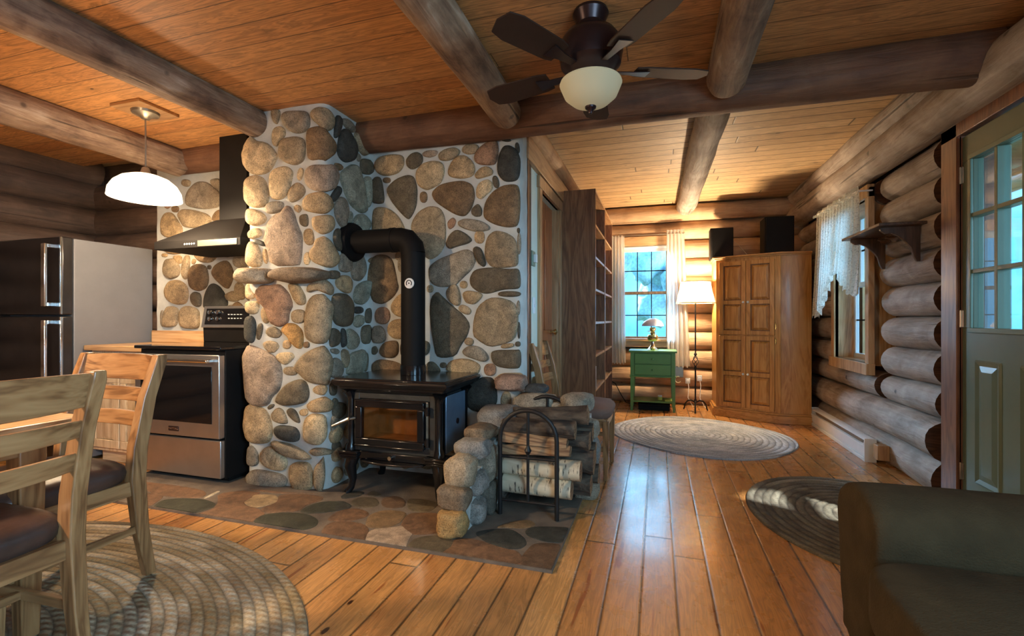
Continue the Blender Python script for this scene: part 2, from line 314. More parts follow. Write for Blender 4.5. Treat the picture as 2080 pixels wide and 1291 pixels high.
    def log(s, p0, p1, r0, r1=None, seed=0, n=20, rings=24, amp=.05, round0=False, round1=False, bend=.012, endmat=None):
        r1 = r0 if r1 is None else r1; p0, p1 = Vector(p0), Vector(p1); d = (p1 - p0); L = d.length; dn = d / L; u, w = s.frame(dn); rs = []
        ts = [i / rings for i in range(rings + 1)]
        if round0: ts = [0, .2 * r0 / L, .5 * r0 / L, .9 * r0 / L] + [t for t in ts if t > 1.1 * r0 / L]
        if round1: ts = [t for t in ts if t < 1 - 1.1 * r1 / L] + [1 - .9 * r1 / L, 1 - .5 * r1 / L, 1 - .2 * r1 / L, 1]
        for tt in ts:
            r = r0 + (r1 - r0) * tt; k = 1.0
            if round0 and tt * L < r0: k = math.sqrt(max(.06, 1 - (1 - tt * L / r0) ** 2 * .94))
            if round1 and (1 - tt) * L < r1: k = math.sqrt(max(.06, 1 - (1 - (1 - tt) * L / r1) ** 2 * .94))
            c = p0 + d * tt + u * noise.noise(Vector((tt * L * .9, seed, 0))) * bend + w * noise.noise(Vector((tt * L * .9, seed, 9))) * bend; ring = []
            for j in range(n):
                a = 2 * math.pi * j / n; rr = r * k * (1 + amp * noise.noise(Vector((math.cos(a) * 1.3, math.sin(a) * 1.3 + seed, tt * L * 2.3))) + amp * .35 * noise.noise(Vector((math.cos(a) * 3, math.sin(a) * 3 + seed, tt * L * 9))))
                ring.append(c + u * math.cos(a) * rr + w * math.sin(a) * rr)
            rs.append(ring)
        s.rings(rs, cap=False); m = len(s.v); old = s.mat
        if endmat is not None: s.mat = endmat
        s.f += [list(range(m - n, m))]; s.f += [list(range(m - n * len(rs), m - n * len(rs) + n))[::-1]]; s.mi += [s.mat, s.mat]; s.mat = old
        return s
    def build(s, name, mats, parent=None, world=True, bev=0, smooth=True, ang=35, kind=None, sub=0, seg=2):
        me = bpy.data.meshes.new(name); off = Vector((0, 0, 0))
        if parent is not None and world:
            q = parent
            while q is not None: off += q.location; q = q.parent
        me.from_pydata([tuple(p - off) for p in s.v], [], s.f); me.update()
        if not isinstance(mats, (list, tuple)): mats = [mats]
        for m in mats: me.materials.append(m)
        me.polygons.foreach_set('material_index', s.mi)
        if s.c is not None:
            at = me.color_attributes.new('tint', 'FLOAT_COLOR', 'POINT')
            cs = s.c + [(.5, .5, .5)] * (len(s.v) - len(s.c)); at.data.foreach_set('color', [q for c in cs for q in (*c, 1)])
        bm = bmesh.new(); bm.from_mesh(me); bmesh.ops.recalc_face_normals(bm, faces=bm.faces); bm.to_mesh(me); bm.free()
        o = bpy.data.objects.new(name, me); COL.objects.link(o)
        if parent is not None: o.parent = parent
        if smooth:
            me.polygons.foreach_set('use_smooth', [True] * len(me.polygons))
            try: me.set_sharp_from_angle(angle=R(ang))
            except Exception: pass
        if bev:
            b = o.modifiers.new('bevel', 'BEVEL'); b.width = bev; b.segments = seg; b.limit_method = 'ANGLE'; b.angle_limit = R(35); b.harden_normals = False
        if sub:
            b = o.modifiers.new('sub', 'SUBSURF'); b.levels = b.render_levels = sub
        if kind: o['kind'] = kind
        return o
def thing(name, label, cat, loc=(0, 0, 0), rz=0, group=None):
    o = bpy.data.objects.new(name, None); o.empty_display_size = .1; COL.objects.link(o); o.location = loc; o.rotation_euler = (0, 0, rz)
    return tag(o, label, cat, group)
def tag(o, label, cat, group=None):
    o['label'] = label; o['category'] = cat
    if group: o['group'] = group
    return o
def copy_tree(o, parent=None):
    c = o.copy(); COL.objects.link(c)
    if parent is not None: c.parent = parent
    for ch in [x for x in S.objects if x.parent == o]: copy_tree(ch, c)
    return c
def bx(name, b, mat, parent=None, bev=.004, **kw): return MB().box(*b).build(name, mat, parent, bev=bev, **kw)
# ------------------------------------------------------------------ room shell
XL, XR, YF, YB = -5.0, 1.62, -3.0, 6.42
ZC, ZC2, YX = 2.47, 2.56, 2.93
bx('floor', (XL - .2, YF - .2, -.12, XR + .3, YB + .3, 0), M['floor'], kind='structure', bev=0)
bx('ceiling', (XL - .2, YF - .2, ZC, XR + .3, YX, ZC + .1), M['ceil'], kind='structure', bev=0)
bx('ceiling', (XL - .2, YX, ZC2, XR + .3, YB + .3, ZC2 + .1), M['ceil2'], kind='structure', bev=0)
# right log wall: stacked logs running in depth, with the window and door gaps
m = MB(); zs = [(.105, .125), (.345, .128), (.575, .105), (.79, .112), (1.005, .112), (1.225, .112), (1.445, .112), (1.665, .112), (1.885, .112), (2.10, .112)]
XC = 1.735
for i, (z, r) in enumerate(zs):
    if i < 2: m.log((XC - (.03 if i == 1 else -.0), 3.54, z), (XC, YB + .1, z), r, seed=i, endmat=1)
    else:
        m.log((XC, 3.54, z), (XC, 4.36, z), r, seed=i, round1=True, endmat=1)
        if z < .7 or z > 2.05: m.log((XC, 4.40, z), (XC, YB + .1, z), r * .95, seed=i + 20, endmat=1)
        else: m.log((XC, 5.24, z), (XC, YB + .1, z), r, seed=i + 20, round0=True, endmat=1)
for i, (z, r) in enumerate(zs):
    y1 = 2.3
    if .9 < z < 2.0:
        m.log((XC, .35, z), (XC, y1, z), r, seed=i + 40, endmat=1); m.log((XC, YF, z), (XC, -1.05, z), r, seed=i + 60, endmat=1)
    else: m.log((XC, YF, z), (XC, y1, z), r, seed=i + 40, endmat=1)
m.build('wall_right', [M['logwy'], M['logend']], kind='structure')
m = MB(); m.box(XR + .17, YF, 0, XR + .2, -1.05, ZC2); m.box(XR + .17, .35, 0, XR + .2, 2.33, ZC2); m.box(XR + .17, -1.05, 0, XR + .2, .35, .9); m.box(XR + .17, -1.05, 2.0, XR + .2, .35, ZC2)
m.box(XR + .17, 3.3, 0, XR + .2, 4.45, ZC2); m.box(XR + .17, 5.15, 0, XR + .2, YB + .2, ZC2); m.box(XR + .17, 4.45, 0, XR + .2, 5.15, .72); m.box(XR + .17, 4.45, 2.08, XR + .2, 5.15, ZC2); m.box(XR + .17, 2.33, 2.12, XR + .2, 3.3, ZC2)
m.build('wall_right_core', M['logend'], kind='structure')
# upper logs on the right wall
m = MB(); m.log((1.60, YF, 2.30), (1.60, YB, 2.32), .125, seed=3, rings=50, endmat=1)
m.build('trim_1', [M['logwy'], M['logend']], kind='structure')
m = MB(); m.log((1.58, YX + .1, 2.50), (1.58, YB, 2.52), .10, seed=5, rings=40, endmat=1)
m.build('trim_2', [M['logwy'], M['logend']], kind='structure')
# far log wall
WX0, WX1, WZ0, WZ1 = -.47, .14, .83, 2.05
m = MB(); z = .11; i = 0; YC = YB + .11
while z < 2.5:
    if z + .1 < WZ0 - .02 or z - .1 > WZ1 + .05: m.log((-.9, YC, z), (XR + .1, YC, z), .122, seed=i, endmat=1)
    else: m.log((-.9, YC, z), (WX0 - .05, YC, z), .122, seed=i, endmat=1, rings=8); m.log((WX1 + .05, YC, z), (XR + .1, YC, z), .122, seed=i + 9, endmat=1, rings=16)
    z += .236; i += 1
m.build('wall_back', [M['loghx'], M['logend']], kind='structure')
m = MB(); m.box(-.9, YB + .2, 0, WX0 - .03, YB + .22, ZC2); m.box(WX1 + .03, YB + .2, 0, XR + .2, YB + .22, ZC2); m.box(WX0 - .03, YB + .2, 0, WX1 + .03, YB + .22, WZ0); m.box(WX0 - .03, YB + .2, WZ1, WX1 + .03, YB + .22, ZC2)
m.build('wall_back_core', M['logend'], kind='structure')
m = MB(); m.log((-.9, YB - .03, 2.45), (XR, YB - .03, 2.45), .105, seed=8, endmat=1); m.build('trim_3', [M['loghx'], M['logend']], kind='structure')
# left and rear walls, kitchen back logs
m = MB(); z = .11; i = 0
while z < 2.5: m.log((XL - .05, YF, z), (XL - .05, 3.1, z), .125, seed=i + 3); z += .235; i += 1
m.box(XL - .2, YF - .1, 0, XL - .1, 3.3, ZC2); m.build('wall_left', M['logdy'], kind='structure')
m = MB(); m.box(XL - .1, YF - .1, 0, -.25, YF, ZC); m.box(1.35, YF - .1, 0, XR + .2, YF, ZC); m.box(-.25, YF - .1, 0, 1.35, YF, .9); m.box(-.25, YF - .1, 2.0, 1.35, YF, ZC)
m.build('wall_front', M['pinex'], kind='structure')
m = MB(); z = .11; i = 0
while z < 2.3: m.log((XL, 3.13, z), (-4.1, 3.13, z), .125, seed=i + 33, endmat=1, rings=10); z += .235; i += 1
m.box(XL - .2, 3.2, 0, -.87, 3.3, ZC2)
m.build('wall_kitchen', [M['logdx'], M['logend']], kind='structure')
# hallway wall (sage) with door
XG = -.875
m = MB(); m.box(XG - .1, 3.14, 0, XG, 3.58, 2.5); m.box(XG - .1, 3.58, 2.10, XG, 4.30, 2.5); m.box(XG - .1, 4.30, 0, XG, YB + .1, 2.5)
m.build('wall_hall', M['greenwall'], kind='structure', smooth=False)
m = MB(); m.box(XG - .02, 3.50, 0, XG + .022, 3.58, 2.13); m.box(XG - .02, 4.30, 0, XG + .022, 4.375, 2.13); m.box(XG - .02, 3.48, 2.10, XG + .026, 4.385, 2.19)
m.box(XG - .1, 3.58, 0, XG, 3.60, 2.1); m.box(XG - .1, 4.28, 0, XG, 4.30, 2.1)
m.build('trim_4', M['trimz'], kind='structure', bev=.003)
m = MB(); m.box(XG - .095, 3.6, 0, XG - .055, 4.28, 2.10)
for y0, y1 in ((3.66, 3.92), (3.96, 4.22)):
    for z0, z1 in ((.2, .9), (1.0, 1.95)): m.box(XG - .055, y0, z0, XG - .045, y1, z1)
d1 = m.build('door_1', M['redz'], kind='structure', bev=.004)
m = MB(); m.cyl((XG - .055, 4.2, .98), (XG - .0, 4.2, .98), .01); m.lathe([(.0, 0), (.026, .005), (.028, .02), (.0, .035)], (XG - .02, 4.2, .98), 16, 'x'); m.build('door_knob', M['brass'], d1)
m = MB(); m.log((XG + .02, 3.1, 2.43), (XG + .02, YB, 2.46), .075, seed=4); m.build('trim_5', M['loghy'], kind='structure')
bx('trim_6', (XG - .01, 3.12, 2.20, XG + .035, YB, 2.37), M['trimy'], kind='structure')
bx('trim_7', (-.90, 3.13, 0, -.848, 3.165, 2.30), M['jambz'], kind='structure')
# ------------------------------------------------------------------ window openings (far, right)
def window(name, x0, x1, z0, z1, y, cols=3, rows=2):
    m = MB(); w = .035
    m.box(x0 - .07, y - .02, z1, x1 + .07, y + .03, z1 + .12); m.box(x0 - .07, y - .02, z0 - .08, x0, y + .03, z1); m.box(x1, y - .02, z0 - .08, x1 + .07, y + .03, z1)
    m.box(x0 - .09, y - .06, z0 - .02, x1 + .09, y + .06, z0 + .012); m.box(x0 - .07, y - .02, z0 - .10, x1 + .07, y + .02, z0 - .02)
    m.box(x0 - .02, y, z0 - .02, x0, y + .22, z1 + .02); m.box(x1, y, z0 - .02, x1 + .02, y + .22, z1 + .02); m.box(x0, y, z1, x1, y + .22, z1 + .02); m.box(x0, y, z0 - .02, x1, y + .22, z0)
    win = m.build(name, M['pinex'], kind='structure', bev=.003)
    zm = (z0 + z1) / 2
    for a, b, yy in ((zm - .02, z1, y + .12), (z0, zm + .02, y + .08)):
        q = MB(); q.box(x0, yy, a, x0 + w, yy + .03, b); q.box(x1 - w, yy, a, x1, yy + .03, b); q.box(x0 + w, yy, a, x1 - w, yy + .03, a + w); q.box(x0 + w, yy, b - w, x1 - w, yy + .03, b)
        sash = q.build('sash', M['pinez'], win, bev=.002)
        q = MB()
        for c in range(1, cols): xx = x0 + w + (x1 - x0 - 2 * w) * c / cols; q.box(xx - .006, yy + .005, a + w, xx + .006, yy + .02, b - w)
        for c in range(1, rows): zz = a + w + (b - a - 2 * w) * c / rows; q.box(x0 + w, yy + .006, zz - .006, x1 - w, yy + .019, zz + .006)
        q.build('muntins', M['matteblack'], sash)
        bx('window_pane', (x0 + w, yy + .01, a + w, x1 - w, yy + .014, b - w), M['glass'], sash, bev=0)
    return win
window('window_1', WX0, WX1, WZ0, WZ1, YB - .02)
# right wall window in a deep recess
y0, y1, z0, z1, xw = 4.45, 5.15, .745, 2.06, 1.60
m = MB(); m.box(xw - .012, y0 - .07, z0 - .06, xw + .03, y0, z1 + .08); m.box(xw - .012, y1, z0 - .06, xw + .03, y1 + .07, z1 + .08); m.box(xw - .02, y0 - .07, z1, xw + .03, y1 + .07, z1 + .1); m.box(xw - .03, y0 - .08, z0 - .09, xw + .03, y1 + .08, z0)
m.box(xw, y0 - .02, z0 - .02, xw + .25, y0, z1); m.box(xw, y1, z0 - .02, xw + .25, y1 + .02, z1); m.box(xw, y0, z0 - .02, xw + .25, y1, z0); m.box(xw, y0, z1, xw + .25, y1, z1 + .02)
win2 = m.build('window_2', M['pinez'], kind='structure', bev=.003)
for a, b, xx in ((1.39, z1, xw + .19), (z0, 1.43, xw + .15)):
    q = MB(); w = .04; q.box(xx, y0, a, xx + .03, y0 + w, b); q.box(xx, y1 - w, a, xx + .03, y1, b); q.box(xx, y0 + w, a, xx + .03, y1 - w, a + w); q.box(xx, y0 + w, b - w, xx + .03, y1 - w, b)
    sash = q.build('sash', M['white'], win2, bev=.002); q = MB()
    for c in (1, 2): yy = y0 + w + (y1 - y0 - 2 * w) * c / 3; q.box(xx + .008, yy - .007, a + w, xx + .02, yy + .007, b - w)
    q.box(xx + .009, y0 + w, (a + b) / 2 - .007, xx + .019, y1 - w, (a + b) / 2 + .007); q.build('muntins', M['matteblack'], sash)
    bx('window_pane', (xx + .012, y0 + w, a + w, xx + .016, y1 - w, b - w), M['glass'], sash, bev=0)
# windows behind the camera
for nm, b in (('window_3', (-.25, YF - .06, .9, 1.35, YF - .05, 2.0)), ('window_4', (XR + .12, -1.05, .9, XR + .13, .35, 2.0))): bx(nm, b, M['glass'], kind='structure', bev=0)
# ------------------------------------------------------------------ front door
XD = 1.63
m = MB(); m.box(1.615, 3.27, 0, 1.78, 3.40, 2.16); m.box(1.605, 3.27, 0, 1.63, 3.425, 2.2)
m.build('trim_8', M['jambz'], kind='structure', bev=.005)
bx('trim_9', (1.605, 2.2, 2.12, 1.78, 3.425, 2.26), M['jambz'], kind='structure'); bx('trim_10', (1.53, 2.2, 0, 1.76, 2.34, 2.12), M['jambz'], kind='structure')
m = MB(); gy0, gy1, gz0, gz1 = 2.60, 3.17, 1.05, 1.965
m.box(XD, 2.35, .01, XD + .045, 3.265, gz0); m.box(XD, 2.35, gz1, XD + .045, 3.265, 2.11); m.box(XD, 2.35, gz0, XD + .045, gy0, gz1); m.box(XD, gy1, gz0, XD + .045, 3.265, gz1)
d2 = m.build('door_2', M['doorgreen'], kind='structure', bev=.002)
def panel(y0, y1, z0, z1):
    w = .03; q = MB(); X = XD
    q.rings([[(X, y0, z0), (X, y1, z0), (X, y1, z1), (X, y0, z1)], [(X - .008, y0 + .008, z0 + .008), (X - .008, y1 - .008, z0 + .008), (X - .008, y1 - .008, z1 - .008), (X - .008, y0 + .008, z1 - .008)],
             [(X - .001, y0 + .03, z0 + .03), (X - .001, y1 - .03, z0 + .03), (X - .001, y1 - .03, z1 - .03), (X - .001, y0 + .03, z1 - .03)],
             [(X - .008, y0 + .06, z0 + .06), (X - .008, y1 - .06, z0 + .06), (X - .008, y1 - .06, z1 - .06), (X - .008, y0 + .06, z1 - .06)]])
    q.build('door_panel', M['doorgreen'], d2, smooth=False)
panel(2.95, 3.15, .22, .88); panel(2.50, 2.82, .22, .88)
m = MB(); w = .025
m.box(XD - .014, gy0 - w, gz0 - w, XD + .0, gy1 + w, gz0); m.box(XD - .014, gy0 - w, gz1, XD + .0, gy1 + w, gz1 + w); m.box(XD - .014, gy0 - w, gz0, XD, gy0, gz1); m.box(XD - .014, gy1, gz0, XD, gy1 + w, gz1)
for c in (1, 2): yy = gy0 + (gy1 - gy0) * c / 3; m.box(XD - .008, yy - .011, gz0, XD + .05, yy + .011, gz1)
for c in (1, 2): zz = gz0 + (gz1 - gz0) * c / 3; m.box(XD - .007, gy0, zz - .011, XD + .049, gy1, zz + .011)
m.build('lite_frame', M['doortrim'], d2, bev=.002)
bx('window_pane', (XD + .018, gy0, gz0, XD + .024, gy1, gz1), M['glass'], d2, bev=0)
for z in (.25, 1.10, 1.90):
    m = MB(); m.box(XD - .004, 3.245, z - .045, XD - .0, 3.285, z + .045)
    m.cyl((XD - .008, 3.267, z - .047), (XD - .008, 3.267, z + .047), .006, n=10); m.build('hinge', M['steel2'], d2)
# ------------------------------------------------------------------ ceiling logs
def beam(label, p0, p1, r0, r1, seed, mat, **kw):
    c = [(a + b) / 2 for a, b in zip(p0, p1)]; o = thing('ceiling_beam', label, 'log beam', p0)
    MB().log(p0, p1, r0, r1, seed=seed, rings=60, n=28, endmat=1, **kw).build('log', [M[mat], M['logend']], o)
    return o
beam('peeled log beam running from the upper left corner to the stone chimney', (-2.56, YF + .02, 2.37), (-2.56, 2.53, 2.40), .115, .095, 1, 'logy')
beam('log beam at far left, passing above the lit glass pendant lamp', (-3.74, YF + .02, 2.36), (-3.74, 2.9, 2.38), .12, .11, 2, 'logy')
beam('short log beam in the middle ending over the corner of the stone wall', (-.89, YF + .02, 2.39), (-.89, 2.86, 2.37), .10, .095, 3, 'logy', round1=True)
beam('dark log beam to the right of the ceiling fan light', (.37, YF + .02, 2.39), (.35, 2.84, 2.38), .10, .10, 4, 'logy', round1=True)
beam('knotty lit log beam under the beadboard ceiling of the far room', (.35, 3.02, 2.45), (.34, YB - .05, 2.50), .105, .115, 6, 'logwy', amp=.09, round1=True)
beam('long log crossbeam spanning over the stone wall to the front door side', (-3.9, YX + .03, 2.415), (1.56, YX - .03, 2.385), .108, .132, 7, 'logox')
# ------------------------------------------------------------------ stone work
TC = {'t': (.40, .31, .20), 'c': (.56, .47, .33), 'g': (.27, .25, .22), 'd': (.05, .055, .055), 'b': (.20, .14, .085), 'r': (.31, .20, .145), 'p': (.36, .30, .26),
      'o': (.42, .25, .09), 'w': (.62, .58, .50), 'k': (.31, .26, .19), 'n': (.115, .10, .075), 'l': (.30, .33, .30), 'f': (.13, .085, .06), 's': (.045, .05, .038), 'q': (.175, .105, .068)}
PATH = [(-2.64, 3.10), (-2.64, 2.51), (-2.01, 2.51), (-2.01, 3.0), (-.855, 3.0), (-.855, 3.14)]
SEG = []; acc = 0
for a, b in zip(PATH, PATH[1:]):
    d = Vector((b[0] - a[0], b[1] - a[1])); SEG.append((acc, d.length, Vector(a), d.normalized())); acc += d.length
CORN = {1: .05, 2: .07, 3: .03, 4: .05}
def pt(s):
    for i, (s0, L, a, d) in enumerate(SEG):
        if s <= s0 + L or i == len(SEG) - 1: return a + d * (s - s0), Vector((d.y, -d.x)), i
def path3(s, z, h):
    p, nrm, i = pt(s)
    for j, r in CORN.items():
        sc = SEG[j][0]
        if abs(s - sc) < r:
            A, na, _ = pt(sc - r); B, nb, _ = pt(sc + r + 1e-6); C = Vector(PATH[j]); tt = (s - sc + r) / (2 * r)
            p = A * (1 - tt) ** 2 + C * 2 * tt * (1 - tt) + B * tt * tt; nrm = (na * (1 - tt) + nb * tt).normalized()
    return Vector((p.x + nrm.x * h, p.y + nrm.y * h, z))
def px2s(u, v):
    if u < 659: p = atY(u, v, 2.51 - .02); return SEG[1][0] + (p.x + 2.64), p.z
    if u < 750: p = atX(u, v, -2.01 + .02); return SEG[2][0] + (p.y - 2.51), p.z
    p = atY(u, v, 3.0 - .02); return SEG[3][0] + (p.x + 2.01), p.z
def kit(u, v): p = atY(u, v, 2.98); return p.x, p.z
def kit3(s, z, h): return Vector((s, 3.0 - h, z))
def flr(u, v): p = atZ(u, v, .015); return p.x, p.y
def flr3(s, z, h): return Vector((min(s, -.44), max(z, 2.005), .014 + h))
def chaikin(P, it=2):
    for _ in range(it):
        Q = []
        for a, b in zip(P, P[1:] + P[:1]): Q += [a * .78 + b * .22, a * .22 + b * .78]
        P = Q
    return P
def stone(m, pts, fn, col, H, seed):
    c = sum(pts, Vector((0, 0))) / len(pts); n = len(pts); j = .85 + .3 * random.random()
    col = tuple(min(1, x * j * q) for x, q in zip(col, (1.08, .95, .76))); rs = []; prof = [(1.0, -.004), (.985, .30), (.94, .58), (.84, .80), (.64, .94), (.36, 1.0)]
    for k, (tt, hh) in enumerate(prof):
        ring = []
        for p in pts:
            q = c + (p - c) * tt; nz = noise.noise(Vector((q.x * 9 + seed, q.y * 9, seed))) * .28 * (k > 1)
            ring.append(fn(q.x, q.y, H * (hh + nz) if k else -.004))
        rs.append(ring)
    vs = [p for r in rs for p in r] + [fn(c.x, c.y, H * (1 + noise.noise(Vector((c.x * 9 + seed, c.y * 9, seed))) * .28))]; fs = []
    for k in range(len(rs) - 1):
        for i in range(n): fs.append((k * n + i, k * n + (i + 1) % n, (k + 1) * n + (i + 1) % n, (k + 1) * n + i))
    for i in range(n): fs.append(((len(rs) - 1) * n + i, (len(rs) - 1) * n + (i + 1) % n, len(vs) - 1))
    m.add(vs, fs, col)
def stones(m, data, x0, y0, sc, to, fn, H=(.022, .05)):
    for ln in data.strip().split('\n'):
        for it in ln.split('|'):
            w = it.split()
            if not w: continue
            col = TC[w[0][0]]; q = [float(x) for x in w[1:]]
            if w[0][-1] == 'e' and len(w[0]) == 2:
                cx, cy, rx, ry, ro = q; ro = R(ro); P = []
                for k in range(14):
                    a = 2 * math.pi * k / 14; ex, ey = math.copysign(abs(math.cos(a)) ** .85, math.cos(a)) * rx, math.copysign(abs(math.sin(a)) ** .85, math.sin(a)) * ry
                    P.append((cx + ex * math.cos(ro) - ey * math.sin(ro), cy + ex * math.sin(ro) + ey * math.cos(ro)))
            else: P = [(q[i], q[i + 1]) for i in range(0, len(q), 2)]
            W2 = chaikin([Vector(to(x0 + x / sc, y0 + y / sc)) for x, y in P], 2 if len(P) < 12 else 1)
            size = max((a - W2[0]).length for a in W2)
            cc0 = sum(W2, Vector((0, 0))) / len(W2); W2 = [cc0 + (a - cc0) * (1 + min(.09, GROW / max(.01, (a - cc0).length))) for a in W2]
            stone(m, W2, fn, col, min(H[1], max(H[0] * .6, size * .2)), random.random() * 50)
GROW = .006
def ribbon(m, s0, s1, z0, z1, fn, ds=.04):
    ns, nz = max(2, int((s1 - s0) / ds)), max(2, int((z1 - z0) / .06)); rs = []
    for k in range(nz + 1):
        z = z0 + (z1 - z0) * k / nz; rs.append([fn(s0 + (s1 - s0) * i / ns, z, .006 * noise.noise(Vector(((s0 + (s1 - s0) * i / ns) * 9, z * 9, 3)))) for i in range(ns + 1)])
    m.rings(rs, cap=False, closed=False)
m = MB(); m.mat = 0
ribbon(m, .0, SEG[-1][0] + .13, 0, 2.5, path3)
m.mat = 1
ST1 = '''
k 445 140 540 135 545 210 510 320 470 300 445 210
ne 0 0 1 1 0
g 585 230 640 170 820 160 905 165 935 250 930 360 870 420 790 440 700 420 620 330
k 965 180 1040 110 1140 95 1240 150 1300 260 1290 380 1240 415 1170 390 1060 320 980 260
b 935 400 1050 360 1140 370 1230 450 1310 600 1290 730 1210 800 1100 770 925 800 920 600
d 1325 250 1360 215 1395 270 1385 380 1350 510 1305 500 1310 400
g 1410 260 1470 265 1560 340 1580 430 1540 440 1440 360
d 1440 390 1490 430 1570 560 1590 700 1550 810 1450 830 1370 750 1350 640 1380 470
k 1570 470 1620 430 1690 470 1750 640 1740 730 1690 740 1620 660
d 1740 430 1690 410 1720 470
c 150 540 190 500 250 560 360 570 440 630 510 740 450 880 380 960 250 990 160 960 80 860 60 720 90 620
c 455 440 490 370 560 355 615 400 610 480 550 540 510 610 455 590
k 560 580 620 520 740 495 850 510 880 620 860 790 760 860 640 830 545 760
g 1620 700 1660 760 1640 830 1600 800
n 1650 810 1700 785 1750 800 1785 900 1770 970 1700 985 1650 950
b 1310 840 1390 850 1435 900 1400 940 1350 935
c 440 960 560 890 660 890 720 960 690 1080 640 1250 560 1310 450 1310 430 1130
ce 815 980 35 80 10
p 900 950 990 880 1140 860 1280 860 1340 950 1345 1080 1290 1190 1190 1210 960 1180 890 1090
l 1380 1010 1440 930 1560 850 1620 940 1670 1090 1700 1290 1730 1480 1650 1500 1540 1400 1470 1290 1420 1130
l 1700 1010 1760 1030 1750 1200 1730 1480 1690 1250
'''
ST1 = '\n'.join(l for l in ST1.split('\n') if not l.startswith('ne 0'))
ST2 = '''
c 80 40 100 -60 150 -130 240 -160 340 -120 385 20 400 150 350 240 250 255 150 240 80 150
k 665 60 720 -30 780 -70 860 -20 880 60 790 160 700 190 665 140
d 1265 130 1300 60 1350 -20 1400 10 1400 60 1350 140 1310 190 1270 175
g 365 250 420 190 540 178 590 200 580 280 500 330 400 340 370 300
t 730 260 760 220 810 235 830 290 790 330 750 300
t 870 180 940 90 1060 60 1210 75 1260 150 1280 250 1230 330 1100 330 940 310 870 290
n 805 380 850 350 905 348 920 420 915 495 860 508 810 470
c 95 380 130 280 200 285 320 330 375 400 330 470 190 498 120 450
g 1315 200 1390 120 1450 170 1475 300 1470 420 1440 520 1390 510 1320 370
le 1515 400 38 85 3
le 1655 480 92 125 0
t 985 400 1060 375 1240 360 1300 400 1310 500 1250 590 1090 605 1000 540
p 390 560 400 470 500 350 600 330 640 240 690 260 740 360 760 460 830 620 835 800 820 960 790 1020 440 1020 410 820 370 700
c 125 600 180 545 270 530 310 580 290 640 190 670 140 660
de 285 722 72 30 25
c 110 830 150 710 210 720 270 780 310 900 305 1030 170 1040 110 980
te 355 900 28 95 -8
te 930 645 62 105 -5
ce 905 930 40 80 5
t 1030 690 1110 640 1210 655 1270 730 1330 860 1350 980 1290 1050 1130 1030 970 960 960 830 1020 780
n 1310 590 1350 540 1390 560 1410 700 1390 840 1340 800 1300 700
g 1385 900 1440 850 1500 960 1540 960 1520 1110 1370 1095
g 1540 990 1620 900 1680 880 1710 980 1710 1130 1640 1230 1550 1200 1530 1080
b 1740 960 1780 900 1760 1000
ne 1300 1145 75 55 0
t 1330 1220 1400 1160 1490 1160 1540 1240 1530 1330 1490 1390 1420 1370 1340 1300
'''
ST3 = '''
c 10 200 60 90 110 130 165 200 220 250 190 300 90 290 10 240
c 65 380 100 345 180 330 260 340 270 420 240 495 130 490 70 430
d 60 590 110 540 180 530 225 600 230 720 210 850 160 880 90 800
te 350 520 45 100 -12
ne 280 730 35 105 8
r 250 200 320 115 430 130 530 110 600 160 660 240 710 380 660 480 660 590 600 640 530 665 450 620 400 500 350 390 280 330
t 660 110 760 95 820 150 880 260 880 360 810 380 750 320 700 210
k 920 150 1010 70 1120 40 1220 60 1290 150 1280 260 1180 210 1040 180 930 225
ke 795 530 92 88 0
k 900 500 930 330 1010 250 1120 240 1220 290 1275 400 1260 620 1240 800 1150 885 1000 880 920 820 900 640
n 1290 250 1380 230 1480 250 1535 350 1540 500 1510 640 1430 665 1310 620 1280 450
k 375 740 400 690 460 660 540 710 570 760 520 815 420 800
o 580 690 660 620 760 640 840 720 850 850 830 940 790 950 730 880 680 790 600 730
k 335 880 400 850 500 870 535 930 480 1000 420 1010 360 950
te 640 900 50 58 0
be 895 905 38 40 0
c 500 1060 550 1010 700 1005 735 1060 690 1120 620 1170 560 1130
ke 690 1250 85 55 5
n 1250 760 1290 680 1370 720 1395 800 1370 900 1260 940
d 1400 700 1445 695 1450 800 1460 900 1420 940 1400 880
l 1460 720 1520 690 1600 760 1640 850 1590 950 1500 960 1460 860
de 1625 448 62 46 0
l 1560 260 1600 130 1700 70 1745 60 1740 300 1680 370 1590 360
l 1560 560 1620 510 1690 520 1700 620 1620 680 1560 640
n 1720 440 1760 420 1750 620 1715 610
n 1680 660 1760 640 1745 880 1680 890 1660 760
g 1260 960 1340 950 1380 990 1350 1030 1280 1010
g 1265 1120 1330 1070 1390 1120 1420 1250 1380 1330 1250 1320
k 1395 1000 1440 960 1490 990 1500 1130 1460 1210 1420 1160
l 1510 1020 1620 990 1690 960 1720 1080 1700 1220 1620 1300 1480 1290 1470 1230
n 1720 980 1740 1080 1725 1250 1700 1240
p 90 970 140 910 220 930 350 990 480 1060 560 1180 575 1330 540 1480 440 1570 400 1690 250 1720 150 1650 80 1450 60 1190
k 760 1170 870 1040 1000 960 1120 920 1220 960 1270 1080 1260 1250 1230 1430 1120 1430 950 1390 820 1290 760 1230
'''
